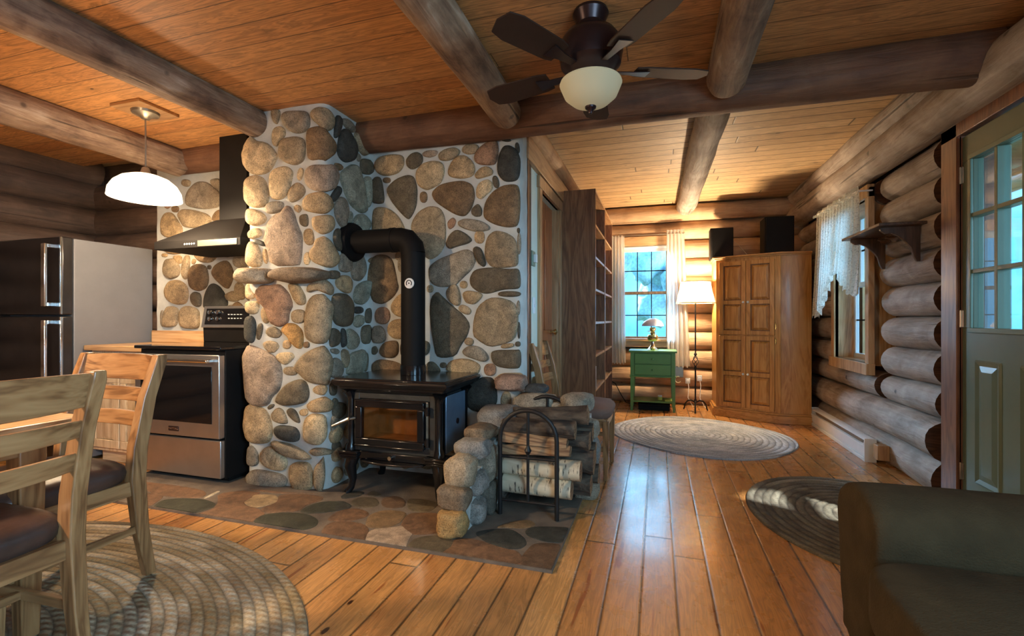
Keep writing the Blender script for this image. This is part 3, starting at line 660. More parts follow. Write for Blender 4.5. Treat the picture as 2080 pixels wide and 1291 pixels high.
ST4 = '''
n 425 360 450 290 540 190 640 145 715 180 735 290 700 370 600 390 480 395
n 330 420 360 390 400 390 390 420 345 445
k 370 490 430 420 490 450 535 570 480 578 400 550
n 525 450 560 425 605 450 645 545 640 570 600 555 545 500
te 685 470 38 32 0
c 690 590 720 510 790 480 900 510 950 600 950 700 910 785 800 780 700 740
t 110 560 125 420 180 385 260 420 330 460 375 600 380 690 340 765 230 765 140 740 115 640
d 408 640 430 600 520 600 610 620 645 680 635 740 590 755 470 725 415 680
k 385 740 450 755 560 780 680 840 760 910 740 930 640 915 500 870 430 820
k 745 850 790 815 930 820 1000 830 980 870 900 890 800 890
g 120 900 140 810 180 795 230 850 245 950 210 990 140 980 115 950
c 270 870 330 800 400 820 500 890 525 970 490 1035 400 1020 290 960
g 145 1080 190 1025 320 1040 470 1070 525 1120 510 1180 440 1205 280 1200 170 1160
t 570 980 620 955 740 960 770 1050 770 1180 730 1240 640 1240 590 1190 555 1080
k 800 1010 870 920 930 910 940 1080 920 1240 850 1250 795 1180
t 780 240 820 205 900 205 960 240 940 290 870 305 800 280
t 720 400 780 350 880 320 960 330 1000 380 980 450 890 470 760 460
ne 1010 240 35 60 0 | ne 1030 400 30 70 0 | ge 1030 600 40 110 0 | ne 1040 800 40 60 0
'''
SW1 = '''
t 80 270 120 205 240 185 330 190 335 280 280 345 160 368 95 330
n 358 230 400 180 450 160 495 190 498 250 440 300 400 308 365 280
p 500 170 550 145 635 148 620 190 560 208 510 195
k 645 180 700 135 780 120 830 150 800 200 720 235 655 230
k 850 130 890 92 970 92 995 120 960 170 900 180 855 160
r 960 200 1000 130 1070 75 1150 50 1165 150 1140 260 1090 270 1000 265 965 240
d 1190 35 1250 30 1280 60 1240 70 1195 60
d 1160 300 1170 200 1210 110 1270 105 1330 150 1360 230 1355 360 1320 410 1220 415 1170 360
c 445 350 490 270 580 240 670 250 690 330 660 430 590 470 530 490 460 450
t 725 330 760 250 820 195 880 195 940 250 960 310 940 370 850 390 740 375
t 960 360 1010 300 1070 285 1115 320 1110 360 1040 380 980 395
c 975 490 1000 430 1070 400 1110 430 1110 490 1060 530 1020 570 980 555
ne 1142 420 26 52 -12
n 60 420 90 380 130 385 150 460 165 600 120 610 50 600
be 185 407 32 24 0
n 195 470 270 400 370 362 425 380 450 480 445 620 400 720 370 750 310 690 240 600 200 530
be 508 555 31 47 0
b 580 520 650 450 760 425 860 415 940 450 955 560 920 660 870 720 800 710 700 650 610 590
b 1040 680 1060 590 1120 510 1200 460 1290 445 1350 460 1360 620 1345 800 1260 820 1130 790 1045 740
n 930 660 985 610 1020 660 1015 720 960 725 930 700
r 720 770 765 732 795 760 780 810 740 838 722 815
g 815 770 880 745 1000 760 1090 810 1085 845 980 860 880 835 820 805
t 62 680 110 642 200 655 280 720 330 800 350 880 310 940 60 940
k 400 800 460 690 560 635 650 650 690 720 700 860 690 980 640 1060 550 1110 480 1000 420 900
n 705 970 740 890 800 840 880 880 935 930 900 960 800 985 740 1010
te 1000 905 42 55 0
n 948 1010 975 990 1015 1010 1040 1080 1055 1140 1030 1165 990 1130 955 1060
k 1050 1000 1075 900 1140 850 1230 870 1310 920 1340 1060 1340 1150 1250 1170 1110 1170 1060 1100
g 555 1170 640 1105 760 1060 880 1010 940 1040 965 1110 930 1190 850 1260 780 1330 640 1345 560 1290
n 915 1270 960 1190 1100 1175 1250 1190 1350 1180 1365 1290 1355 1360 1200 1360 1080 1400 1000 1390 930 1340
b 45 1100 110 1060 190 1070 240 1120 270 1290 290 1350 240 1430 150 1495 60 1470 40 1300
ge 295 1075 35 35 0 | ge 310 1150 28 60 0 | de 1335 120 22 45 -10 | ne 1345 845 16 22 0 | ge 1352 960 20 90 0
'''
SW2 = '''
te 860 118 32 32 0
ke 565 155 28 32 0
k 710 190 750 125 800 120 830 210 830 290 790 300 740 260
t 860 190 900 170 1000 190 1025 215 960 290 890 280 862 230
ne 1265 200 98 24 0
ke 872 338 56 34 28
n 565 340 580 230 630 178 680 230 760 310 860 390 915 470 890 560 830 650 790 740 680 760 620 740 600 620 580 480
k 955 420 990 310 1080 240 1180 235 1290 270 1340 360 1335 500 1300 600 1200 640 1090 662 1000 610 945 560
ke 908 618 38 32 15
te 1245 655 55 20 -8
ne 1340 640 28 22 0
g 850 700 910 655 1000 665 1060 720 1078 770 1040 795 960 770 880 740
n 1105 710 1160 695 1300 695 1365 690 1368 850 1260 850 1150 830 1115 780
re 1092 865 50 52 0
t 700 870 740 790 830 770 920 780 1000 820 1000 870 950 940 900 1030 820 900
d 890 1040 950 970 1030 930 1120 940 1150 1060 1150 1160 1080 1230 960 1230 890 1180
t 1145 940 1190 900 1300 895 1390 900 1410 980 1370 1040 1260 1030 1170 980
k 1185 1120 1215 1055 1265 1065 1278 1150 1250 1200 1195 1190
re 150 390 62 72 0
t 230 290 290 210 350 190 360 400 280 395 235 350
t 195 490 240 430 350 420 350 590 250 590 205 550
g 60 490 130 480 175 530 175 610 120 632 60 625
b 120 700 160 630 230 612 285 620 285 720 240 760 150 750
n 50 670 90 655 110 700 80 735 50 725
b 60 820 110 775 220 785 320 820 330 900 60 900
n 305 650 350 600 540 610 565 660 540 740 320 770
n 540 800 600 795 660 870 620 900 530 900
ne 680 825 28 24 0 | de 1350 520 14 70 0 | ge 1345 320 18 60 0
'''
for dat, o in ((ST1, (480, 200)), (ST2, (480, 380)), (ST3, (480, 560))): stones(m, dat, *o, 6.453, px2s, path3)
stones(m, ST4, 470, 740, 4.78, px2s, path3)
for dat, o in ((SW1, (740, 270)), (SW2, (740, 550))): stones(m, dat, *o, 4.303, px2s, path3, (.012, .03))
# the part of the wall hidden low behind the stove, and the chimney side
random.seed(21)
def filler(m, s0, s1, z0, z1, fn, H, w=.17, h=.13):
    z = z0
    while z < z1 - .05:
        s = s0 + random.uniform(0, .03); hh = h * random.uniform(.85, 1.15)
        while s < s1 - .05:
            ww = min(w * random.uniform(.7, 1.3), s1 - s); cx, cz = s + ww / 2, z + hh / 2 + random.uniform(-.01, .01)
            P = [Vector((cx + math.cos(a) * (ww / 2 - .008) * random.uniform(.85, 1.05), cz + math.sin(a) * (hh / 2 - .008) * random.uniform(.85, 1.05))) for a in [2 * math.pi * k / 8 for k in range(8)]]
            stone(m, chaikin(P, 2), fn, TC[random.choice('tkgbnkt')], H, random.random() * 50); s += ww
        z += hh
filler(m, SEG[3][0] + .03, SEG[3][0] + .72, .02, .62, path3, .025)
filler(m, SEG[2][0] + .02, SEG[2][0] + .47, .02, .56, path3, .03); filler(m, SEG[2][0] + .14, SEG[2][0] + .47, .58, .74, path3, .03)
filler(m, SEG[3][0] + .74, SEG[3][0] + 1.14, .02, .42, path3, .025)
filler(m, .05, .43, .02, 2.3, path3, .03)
m.build('wall_stone', [M['mortar'], M['stone']], kind='structure', ang=60)
# mantel stones
o = thing('mantel_stone', 'long brown mantel stone jutting from the chimney front', 'stone', (-2.35, 2.45, 1.30))
p = atY(604, 556, 2.44); MB().blob((p.x, 2.46, p.z - .005), (.185, .12, .048), 5, .06, TC['b'], n=16, sq=2.8).build('mantel_rock', M['stone'], o)
o = thing('mantel_stone', 'shorter tan mantel stone at the left corner of the chimney', 'stone', (-2.62, 2.45, 1.30))
p = atY(512, 558, 2.44); MB().blob((p.x + .01, 2.47, p.z - .005), (.115, .13, .052), 8, .06, TC['t'], n=16, sq=2.8).build('mantel_rock', M['stone'], o)
# kitchen stone wall
KS = '''
te 245 115 28 28 0 | kx
'''
KS = '''
ke 238 112 32 26 10
g 235 240 260 160 320 105 390 105 450 150 495 190 495 290 400 305 320 300 245 285
g 425 90 470 80 500 90 500 180 460 150 430 120
r 65 260 110 250 160 250 120 290 90 310
be 155 308 26 24 0
t 55 400 80 340 130 335 170 390 210 450 200 520 60 520
k 175 350 210 310 280 315 400 345 430 385 420 440 230 450 195 400
b 435 370 470 320 520 310 520 400 440 400
t 60 560 150 540 260 560 270 610 210 640 110 645 70 610
te 280 635 15 15 0
t 300 590 360 570 470 590 470 670 420 710 350 705 305 660
b 485 600 540 570 610 590 605 650 540 672 485 650
t 140 660 200 655 208 710 180 722 145 690
k 70 740 90 690 150 680 190 740 185 810 120 838 80 800
k 215 720 240 655 265 665 262 760 240 840 210 820
te 293 703 15 20 20
b 260 820 280 740 330 720 390 740 408 830 390 900 330 925 270 900
b 430 790 470 720 550 690 600 790 560 900 540 905 470 840
g 590 690 640 610 700 640 700 740 640 752 600 730
ne 410 745 15 16 0
t 80 920 110 850 180 842 240 880 258 960 235 1020 160 1025 95 985
n 272 960 300 930 345 945 350 1030 320 1045 285 1020
d 375 1010 400 920 435 862 500 900 550 985 545 1060 375 1060
re 580 952 20 26 10
b 580 1040 620 1000 660 1030 660 1060 585 1060
k 610 880 640 850 680 900 680 980 640 990 610 950
k 65 1190 85 1050 130 1040 185 1060 170 1180 120 1195
k 190 1200 200 1060 240 1035 330 1060 340 1150 330 1210
ge 60 1130 14 60 0 | te 75 655 20 14 0
'''
m = MB(); ribbon(m, -4.13, -2.62, .0, 2.5, kit3); m.mat = 1; stones(m, KS, 310, 340, 3.69, kit, kit3, (.015, .035))
filler(m, -3.42, -2.7, .95, 1.30, kit3, .02); filler(m, -4.1, -3.5, .1, .8, kit3, .02)
m.build('wall_stone', [M['mortar'], M['stone']], kind='structure', ang=60)
# ------------------------------------------------------------------ hearth
FL1 = '''
s 250 460 330 400 480 385 700 390 840 430 820 470 700 510 560 550 400 530 245 495
q 60 340 180 330 340 360 300 400 200 470 60 480
q 80 220 300 240 700 300 760 340 700 385 430 375 200 330
w 720 385 860 315 885 322 770 380
t 1095 390 1180 350 1400 350 1445 390 1420 430 1250 475 1150 455
q 860 340 1100 310 1300 330 1180 345 1080 390 1140 470 1250 480 1330 540 1200 600 1180 640 600 560 820 490 870 430
s 1210 600 1260 550 1450 520 1700 530 1830 590 1800 660 1600 710 1400 690 1230 660
q 1450 350 1700 345 1880 370 1850 410 1700 450 1640 510 1500 510 1340 530 1270 480 1430 430
s 1650 510 1750 450 1900 410 2080 425 2140 450 2030 500 1850 525 1700 530
q 1120 290 1300 320 1900 345 1700 340 1400 340
'''
FL2 = '''
d -60 190 -30 150 60 140 135 180 100 205 0 220
n 125 145 180 115 310 115 350 160 300 195 180 190 140 175
f 365 150 390 112 500 105 555 150 540 190 450 200 380 185
n 575 125 700 130 810 160 760 215 680 230 590 215 570 180
q -20 250 60 210 180 200 270 235 240 270 120 300 -60 300
b 245 320 270 250 400 210 570 230 520 300 440 345 330 355 260 345
q 580 240 700 235 820 240 815 330 830 380 760 400 680 405 600 400 520 340 540 290
p 265 380 330 360 450 350 560 330 610 380 570 450 540 530 400 520 230 490
q -50 310 100 300 230 325 265 370 240 420 210 480 0 450 -120 410
n 550 520 620 440 720 415 850 420 930 450 900 500 840 540 800 580 650 560
q 940 430 1100 440 1300 510 1460 540 1450 680 1200 645 820 590 850 540 920 500
d 1090 390 1200 365 1380 360 1480 430 1500 480 1440 520 1320 510 1180 460
d 1490 380 1540 345 1700 345 1850 350 1810 470 1650 460 1520 420
f 1500 540 1560 470 1800 480 1720 650 1700 725 1460 680 1455 600
b 1250 350 1400 300 1520 290 1580 330 1480 360 1380 350
n 250 90 300 60 370 90 350 105 280 105
d 50 100 150 60 240 75 180 110 60 125
'''
m = MB(); m.box(-3.46, 2.0, 0.0, -.435, 3.0, .014); m.mat = 1
stones(m, FL1, 260, 930, 4.727, flr, flr3, (.003, .004)); stones(m, FL2, 680, 980, 3.852, flr, flr3, (.003, .004))
hs = m.build('floor_hearth', [M['grout'], M['flag']], kind='structure', ang=50)
# low stone walls round the wood bay
m = MB(); m.box(-1.055, 2.26, .01, -.93, 2.6, .28); m.box(-1.055, 2.5, .01, -.90, 2.98, .40); m.box(-.90, 2.93, .01, -.40, 3.02, .50)
m.mat = 1; k = [0]
def bl(c, r, col, rot=0, sq=3.3, amp=.12): k[0] += 1; m.blob(c, r, k[0], amp, TC[col], rot, sq=sq)
bl((-.985, 2.18, .075), (.075, .07, .065), 'o'); bl((-.995, 2.24, .185), (.085, .075, .062), 'b'); bl((-.985, 2.30, .30), (.08, .075, .085), 't'); bl((-.965, 2.41, .395), (.095, .085, .048), 'g')
bl((-.965, 2.54, .45), (.08, .085, .045), 'b'); bl((-.93, 2.75, .50), (.12, .14, .065), 'g')
for (x, y, z, rx, ry, rz, c) in ((-.955, 2.36, .08, .08, .08, .07, 'g'), (-.945, 2.52, .1, .08, .09, .09, 'n'), (-.95, 2.38, .22, .075, .08, .06, 'g'), (-.94, 2.54, .28, .08, .09, .09, 'k'), (-.93, 2.72, .12, .08, .1, .1, 'g'), (-.93, 2.74, .32, .085, .1, .09, 'n'), (-.93, 2.9, .2, .08, .09, .12, 'k'),
    (-.76, 2.9, .12, .1, .05, .1, 'g'), (-.56, 2.9, .1, .1, .05, .09, 'n'), (-.78, 2.9, .33, .08, .05, .09, 'k'), (-.6, 2.9, .3, .09, .05, .1, 't'), (-.43, 2.92, .1, .09, .07, .1, 'k'), (-.42, 2.92, .28, .09, .07, .09, 'g'), (-.42, 2.93, .43, .085, .07, .06, 'k')):
    bl((x, y, z), (rx, ry, rz), c)
def px(u, v, y): return tuple(atY(u, v, y))
bl(px(1039, 776, 2.93), (.105, .07, .05), 'r'); bl(px(1090, 788, 2.96), (.075, .07, .027), 'd'); bl(px(1088, 815, 2.93), (.13, .08, .06), 'k'); bl(px(1140, 826, 2.93), (.07, .06, .04), 'k'); bl(px(1172, 817, 2.90), (.10, .10, .055), 'k'); bl(px(1060, 845, 2.92), (.06, .05, .05), 'g')
m.build('wall_wood_bay', [M['mortar'], M['stone']], kind='structure', ang=70)
# ------------------------------------------------------------------ wood stove
sx0, sx1, sy0, sy1 = -1.845, -1.215, 2.52, 2.92
st = thing('wood_stove', 'black enamelled cast iron wood stove with a glass door on the hearth', 'wood stove', (-1.53, 2.7, .018))
m = MB()
def plate(m, z0, z1, g0, g1): m.rings([[(sx0 - g, sy0 - g, z), (sx1 + g, sy0 - g, z), (sx1 + g, sy1 + g, z), (sx0 - g, sy1 + g, z)] for z, g in ((z0, g0), (z1, g1))])
m.mat = 0
m.box(sx0 + .02, sy0 + .24, .27, sx1 - .02, sy1 - .01, .66); m.box(sx0 + .02, sy0 + .01, .27, sx0 + .075, sy0 + .25, .66); m.box(sx1 - .075, sy0 + .01, .27, sx1 - .02, sy0 + .25, .66); m.box(sx0 + .05, sy0 + .012, .27, sx1 - .05, sy0 + .25, .335); m.box(sx0 + .05, sy0 + .012, .605, sx1 - .05, sy0 + .25, .66)
m.build('body', M['castgrey'], st, bev=.006)
m = MB()
for z0, z1, a, b in ((.645, .668, .0, .035), (.668, .685, .035, .04), (.685, .712, .055, .075), (.712, .728, .075, .068), (.728, .738, .062, .055)): plate(m, z0, z1, a, b)
m.build('top_plate', M['black'], st, bev=.003)
for x in (sx0, sx1):
    for y, nm in ((sy0, 'f'), (sy1 - .02, 'b')):
        m = MB(); s = 1 if x < -1.5 else -1
        m.tube([(x + s * .012, y + .012, .27), (x + s * .012, y + .012, .31), (x + s * .015, y + .015, .33), (x + s * .015, y + .015, .60), (x + s * .01, y + .01, .63), (x + s * .004, y + .004, .655)], [.034, .03, .023, .023, .03, .044], 16)
        m.build('corner_post', M['black'], st)
m = MB()
for z0, z1, a, b in ((.268, .285, .03, .035), (.25, .266, .022, .03), (.235, .25, .012, .018)):
    for x in (sx0 + .02, sx1 - .02): m.rings([[(x - .05 - g, sy0 - .02 - g, z), (x + .05 + g, sy0 - .02 - g, z), (x + .05 + g, sy0 + .07, z), (x - .05 - g, sy0 + .07, z)] for z, g in ((z0, a * .6), (z1, b * .6))])
m.box(sx0 + .04, sy0 - .012, .24, sx1 - .04, sy0 + .02, .285); m.build('lower_moulding', M['black'], st, bev=.004)
m = MB(); n = 16; m.rings([[(sx0 + .1 + (sx1 - sx0 - .2) * i / n, sy0 - .02 - .055 * math.sin(math.pi * i / n) ** .6, z) for i in range(n + 1)] + [(sx1 - .1, sy0 + .02, z), (sx0 + .1, sy0 + .02, z)] for z in (.228, .24)])
m.build('ash_lip', M['black'], st, bev=.003)
m = MB(); m.cyl((-1.53, sy0 - .012, .265), (-1.53, sy0 - .04, .265), .012); m.build('air_control_knob', M['steel2'], st)
for x in (sx0 + .02, sx1 - .02):
    for y in (sy0 + .02, sy1 - .04):
        s = -1 if x < -1.5 else 1; t2 = -1 if y < 2.7 else 1
        m = MB(); m.tube([(x, y, .245), (x + s * .012, y + t2 * .012, .18), (x, y, .10), (x + s * .006, y + t2 * .006, .05), (x + s * .028, y + t2 * .022, .017)], [.045, .038, .024, .02, .024], 12); m.build('leg', M['black'], st)
# stove door
dx0, dx1, dz0, dz1, yd = sx0 + .065, sx1 - .095, .325, .605, sy0 - .005
m = MB(); w = .045
for b in ((dx0, dz0, dx1, dz0 + w), (dx0, dz1 - w, dx1, dz1), (dx0, dz0 + w, dx0 + w, dz1 - w), (dx1 - w, dz0 + w, dx1, dz1 - w)): m.box(b[0], yd - .02, b[1], b[2], yd + .015, b[3])
for b in ((dx0, dz0 - .004, dx1, dz0 + .008), (dx0, dz1 - .008, dx1, dz1 + .004)): m.box(b[0], yd - .03, b[1], b[2], yd - .015, b[3])
sd = m.build('door', M['black'], st, bev=.005)
bx('door_glass', (dx0 + w - .005, yd - .004, dz0 + w - .005, dx1 - w + .005, yd, dz1 - w + .005), M['ember'], sd, bev=0)
for z in (.37, .555):
    m = MB(); m.cyl((dx1 + .02, yd - .012, z - .025), (dx1 + .02, yd - .012, z + .025), .012); m.box(dx1, yd - .015, z - .015, dx1 + .025, yd, z + .015); m.build('hinge', M['black'], sd)
m = MB(); m.tube([(dx0 + .0, yd - .02, .49), (dx0 - .02, yd - .05, .488)], .011); m.tube([(dx0 - .02, yd - .05, .488), (dx0 - .035, yd - .06, .482), (dx0 - .115, yd - .085, .445)], [.013, .010, .008]); m.build('door_handle', M['steel2'], sd)
m = MB(); fb = [(dx0 + .03, sy0 + .05), (dx1 - .03, sy0 + .05), (dx1 - .05, sy0 + .225), (dx0 + .05, sy0 + .225)]
m.box(dx0 + .02, sy0 + .21, .335, dx1 - .02, sy0 + .235, .6); m.box(dx0 + .0, sy0 + .03, .335, dx0 + .02, sy0 + .22, .6); m.box(dx1 - .02, sy0 + .03, .335, dx1, sy0 + .22, .6); m.box(dx0, sy0 + .03, .336, dx1, sy0 + .22, .35)
m.build('firebrick_lining', M['firebrick'], st, bev=0)
m = MB(); m.box(sx1 + .0, sy0 + .06, .29, sx1 + .012, sy1 - .05, .635); sp = m.build('side_panel', plain('blue_daylit_panel', (.12, .18, .26), .2, .3, bump=.15), st, bev=.004)  # blue reflection of the cool daylight is put into the panel colour
m = MB(); m.lathe([(.018, 0), (.018, .006), (.006, .01)], (sx1 + .012, 2.74, .46), 18, 'x'); m.build('emblem', M['bronze'], sp)
# ------------------------------------------------------------------ stove pipe
pp = thing('stove_pipe', 'matte black stove pipe rising from the stove and elbowing into the chimney', 'stove pipe', (-1.53, 2.77, .74))
X, Y, r = -1.53, 2.77, .078
m = MB(); m.tube([(X, Y, .80), (X, Y, 1.53)], r, 28); m.build('riser', M['matteblack'], pp)
m = MB(); pts = [(X, Y, 1.52), (X - .01, Y, 1.57), (X - .045, Y, 1.61), (X - .10, Y, 1.622)]; m.tube(pts, r + .002, 28); m.build('elbow', M['matteblack'], pp, ang=25)
m = MB(); m.tube([(X - .08, Y, 1.622), (-2.03, Y, 1.622)], r, 28); m.tube([(X - .13, Y, 1.622), (X - .16, Y, 1.622)], r + .004, 28); m.build('horizontal_run', M['matteblack'], pp)
m = MB(); m.lathe([(r, -2.035), (r + .055, -2.035), (r + .055, -1.985), (r + .045, -1.965), (r, -1.96)], (0, Y, 1.622), 32, 'x'); m.build('wall_collar', M['matteblack'], pp)
m = MB(); m.lathe([(r + .004, .0), (r + .004, .06)], (X, Y, .74), 28); m.build('stove_collar', M['black'], pp)
th = thing('thermometer', 'round white thermometer stuck on the black stove pipe', 'thermometer', tuple(atY(831, 575, Y - r - .006)))
c = th.location; m = MB(); m.lathe([(.033, .0), (.033, -.006), (.03, -.008)], (c.x, c.y + .006, c.z), 28, 'y'); m.build('dial', M['white'], th)
m = MB(); m.tube([(c.x + .019 * math.cos(a), c.y - .003, c.z + .019 * math.sin(a)) for a in [R(-40 + 26 * k) for k in range(11)]], .0028, 6); m.cyl((c.x, c.y - .001, c.z), (c.x, c.y - .006, c.z), .004, n=10); m.build('scale_mark', M['matteblack'], th)
# ------------------------------------------------------------------ firewood rack and logs
rk = thing('firewood_rack', 'black iron firewood rack with two arched ends by the stone pier', 'firewood rack', (-.66, 2.68, .016))
for y, x0, x1, zt in ((2.49, -.835, -.515, .60), (2.86, -.81, -.49, .62)):
    r0 = (x1 - x0) / 2; cx = (x0 + x1) / 2; zs0 = zt - r0
    m = MB(); m.tube([(x0, y, .02)] + [(cx - r0 * math.cos(math.pi * k / 14), y, zs0 + r0 * math.sin(math.pi * k / 14)) for k in range(15)] + [(x1, y, .02)], .0125, 12); m.build('arch', M['iron'], rk)
    m = MB(); m.tube([(cx, y, .10), (cx, y, zt)], .0085, 10); m.tube([(x0, y, .34), (x1, y, .34)], .0085, 10); m.tube([(x0, y, .10), (x1, y, .10)], .0085, 10)
    m.lathe([(.009, 0), (.02, .02), (.009, .045), (.003, .08)], (cx, y, .36 if y < 2.6 else .50), 12); m.build('cross_bars', M['iron'], rk)
for x in (-.80, -.53):
    m = MB(); m.tube([(x, 2.49, .10), (x, 2.86, .10)], .0085, 10); m.build('side_rail', M['iron'], rk)
def fwood(label, y, z, r, x0, x1, kind, seed, dz=0, flat=False, dy=0):
    o = thing('firewood', label, 'firewood log', ((x0 + x1) / 2, y, z), group='split logs stacked in the iron rack')
    m = MB(); mats = [M['birch' if kind == 'birch' else 'bark'], M['splitwood']]
    if kind == 'split':
        rs = []; n = 14
        for i in range(9):
            tt = i / 8; cx = x0 + (x1 - x0) * tt; ring = []
            for j in range(n):
                a = 2 * math.pi * j / n; rr = r * (1 + .22 * noise.noise(Vector((math.cos(a) * 2, math.sin(a) * 2 + seed, tt * 3)))); q = rr / max(abs(math.cos(a + .4)), abs(math.sin(a + .4)), .75)
                ring.append((cx, y + dy * tt + math.cos(a) * q, z + dz * tt + math.sin(a) * q * .8))
            rs.append(ring)
        m.mat = 1; m.rings(rs); m.build('billet', mats, o, ang=40)
    else:
        m.log((x0, y, z), (x1, y + dy, z + dz), r, seed=seed, amp=.34 if kind == 'bark' else .1, rings=12, endmat=1); m.build('billet', mats, o)
    return o
fwood('rough grey-barked log lying lowest in the front of the wood rack', 2.585, .165, .055, -.84, -.45, 'birch', 3)
fwood('pale birch log with peeling bark second from the bottom of the wood rack', 2.59, .262, .055, -.86, -.40, 'birch', 5)
fwood('pale split log third from the bottom front of the wood rack', 2.60, .345, .034, -.87, -.46, 'split', 7, dz=.02)
fwood('brown split log with a white edge behind the rack crossbar', 2.61, .415, .036, -.87, -.48, 'split', 9, dz=-.015)
fwood('dark brown log at the top front of the wood stack', 2.64, .475, .05, -.86, -.44, 'bark', 11)
fwood('dark bark log at the bottom right end of the wood stack', 2.71, .165, .06, -.82, -.36, 'bark', 13)
fwood('thick dark log second up in the right end of the stack', 2.715, .285, .062, -.84, -.345, 'bark', 15)
fwood('dark bark log below the top log at the right end of the stack', 2.72, .40, .055, -.84, -.37, 'bark', 17)
fwood('rough bark log topmost against the low stone wall', 2.755, .505, .055, -.82, -.385, 'bark', 19, dz=.03)
fwood('dark log low at the back of the wood stack', 2.83, .18, .058, -.80, -.33, 'bark', 21)
fwood('dark log midway up the back of the wood stack', 2.835, .305, .06, -.80, -.35, 'bark', 23)
fwood('upper back log of the stack beside the round boulder', 2.83, .42, .052, -.80, -.365, 'bark', 25)
# ------------------------------------------------------------------ range
rg = thing('range', 'stainless steel electric range with black glass oven door beside the chimney', 'stove', (-3.08, 2.65, .016))
rx0, rx1, ry = -3.465, -2.70, 2.36
bx('body', (rx0, ry + .045, .05, rx1, 2.98, .895), M['matteblack'], rg, bev=.004)
bx('toe_base', (rx0 + .03, ry + .10, .016, rx1 - .03, 2.9, .05), M['matteblack'], rg)
m = MB(); m.box(rx0 - .005, ry - .0, .895, rx1 + .005, 2.98, .918); m.build('cooktop', M['blackglass'], rg, bev=.006)
bx('storage_drawer', (rx0 + .005, ry + .01, .06, rx1 - .005, ry + .045, .305), M['steel'], rg, bev=.005)
od = MB(); z0, z1 = .32, .862
od.box(rx0 + .005, ry, z0, rx1 - .005, ry + .045, z1); od = od.build('oven_door', M['steel'], rg, bev=.005)
bx('door_window', (rx0 + .065, ry - .004, z0 + .095, rx1 - .065, ry + .002, z1 - .075), M['blackglass'], od, bev=.002)
m = MB(); m.cyl((rx0 + .05, ry - .045, z1 - .035), (rx1 - .05, ry - .045, z1 - .035), .012)
for x in (rx0 + .06, rx1 - .06): m.box(x - .012, ry - .045, z1 - .045, x + .012, ry, z1 - .025)
m.build('door_handle', M['steel2'], od, bev=.003)
lx = atY(353, 889, ry).x; m = MB(); m.box(lx - .045, ry - .003, z0 + .03, lx + .045, ry, z0 + .062); m.build('badge', M['bronze'], od, bev=.001)
def text(body, name, loc, size, rot, mat, parent, ext=.001):
    cu = bpy.data.curves.new(name, 'FONT'); cu.body = body; cu.size = size; cu.extrude = ext; cu.align_x = 'CENTER'; cu.align_y = 'CENTER'
    o = bpy.data.objects.new(name, cu); COL.objects.link(o); o.data.materials.append(mat)
    bpy.context.view_layer.update(); me = bpy.data.meshes.new_from_object(o); bpy.data.objects.remove(o)
    me.transform(Matrix.Translation(Vector(loc)) @ Matrix.Rotation(rot[0], 4, 'X')); off = Vector((0, 0, 0)); q = parent
    while q is not None: off += q.location; q = q.parent
    me.transform(Matrix.Translation(-off)); o = bpy.data.objects.new(name, me); COL.objects.link(o); o.parent = parent; return o
text('MAYTAG', 'badge_lettering', (lx, ry - .004, z0 + .046), .022, (R(90), 0, 0), M['steel2'], od)
m = MB(); m.rings([[(rx0 + .005, 2.88, .918), (rx1 - .005, 2.88, .918), (rx1 - .005, 2.98, .918), (rx0 + .005, 2.98, .918)], [(rx0 + .005, 2.875, 1.035), (rx1 - .005, 2.875, 1.035), (rx1 - .005, 2.98, 1.035), (rx0 + .005, 2.98, 1.035)]]); m.build('backguard', M['matteblack'], rg, bev=.003)
m = MB(); m.rings([[(rx0, 2.86, 1.03), (rx1, 2.86, 1.03), (rx1, 2.98, 1.03), (rx0, 2.98, 1.03)], [(rx0, 2.89, 1.20), (rx1, 2.89, 1.20), (rx1, 2.98, 1.20), (rx0, 2.98, 1.20)]]); cpn = m.build('control_panel', M['steel'], rg, bev=.004)
m = MB(); m.rings([[(rx0 + .035, 2.862, 1.055), (rx1 - .035, 2.862, 1.055), (rx1 - .035, 2.9, 1.055), (rx0 + .035, 2.9, 1.055)], [(rx0 + .035, 2.883, 1.18), (rx1 - .035, 2.883, 1.18), (rx1 - .035, 2.9, 1.18), (rx0 + .035, 2.9, 1.18)]]); cdp = m.build('display_glass', M['blackglass'], cpn)
for k in (.09, .17):
    for z in (1.10, 1.15): m = MB(); m.lathe([(.018, 0), (.016, -.02), (.006, -.022)], (rx0 + k, 2.875, z), 16, 'y'); m.build('knob', M['steel2'], cpn)
for i in range(5):
    for j in range(2): bx('touch_key_mark', (rx0 + .27 + i * .03, 2.866, 1.10 + j * .03, rx0 + .285 + i * .03, 2.875, 1.106 + j * .03), M['white'], cpn, bev=0)
red = shade_mat('red_led', (.8, .1, .05), (1, .12, .05), 2.0); bx('clock_digit', (rx1 - .20, 2.868, 1.13, rx1 - .17, 2.872, 1.145), red, cpn, bev=0)
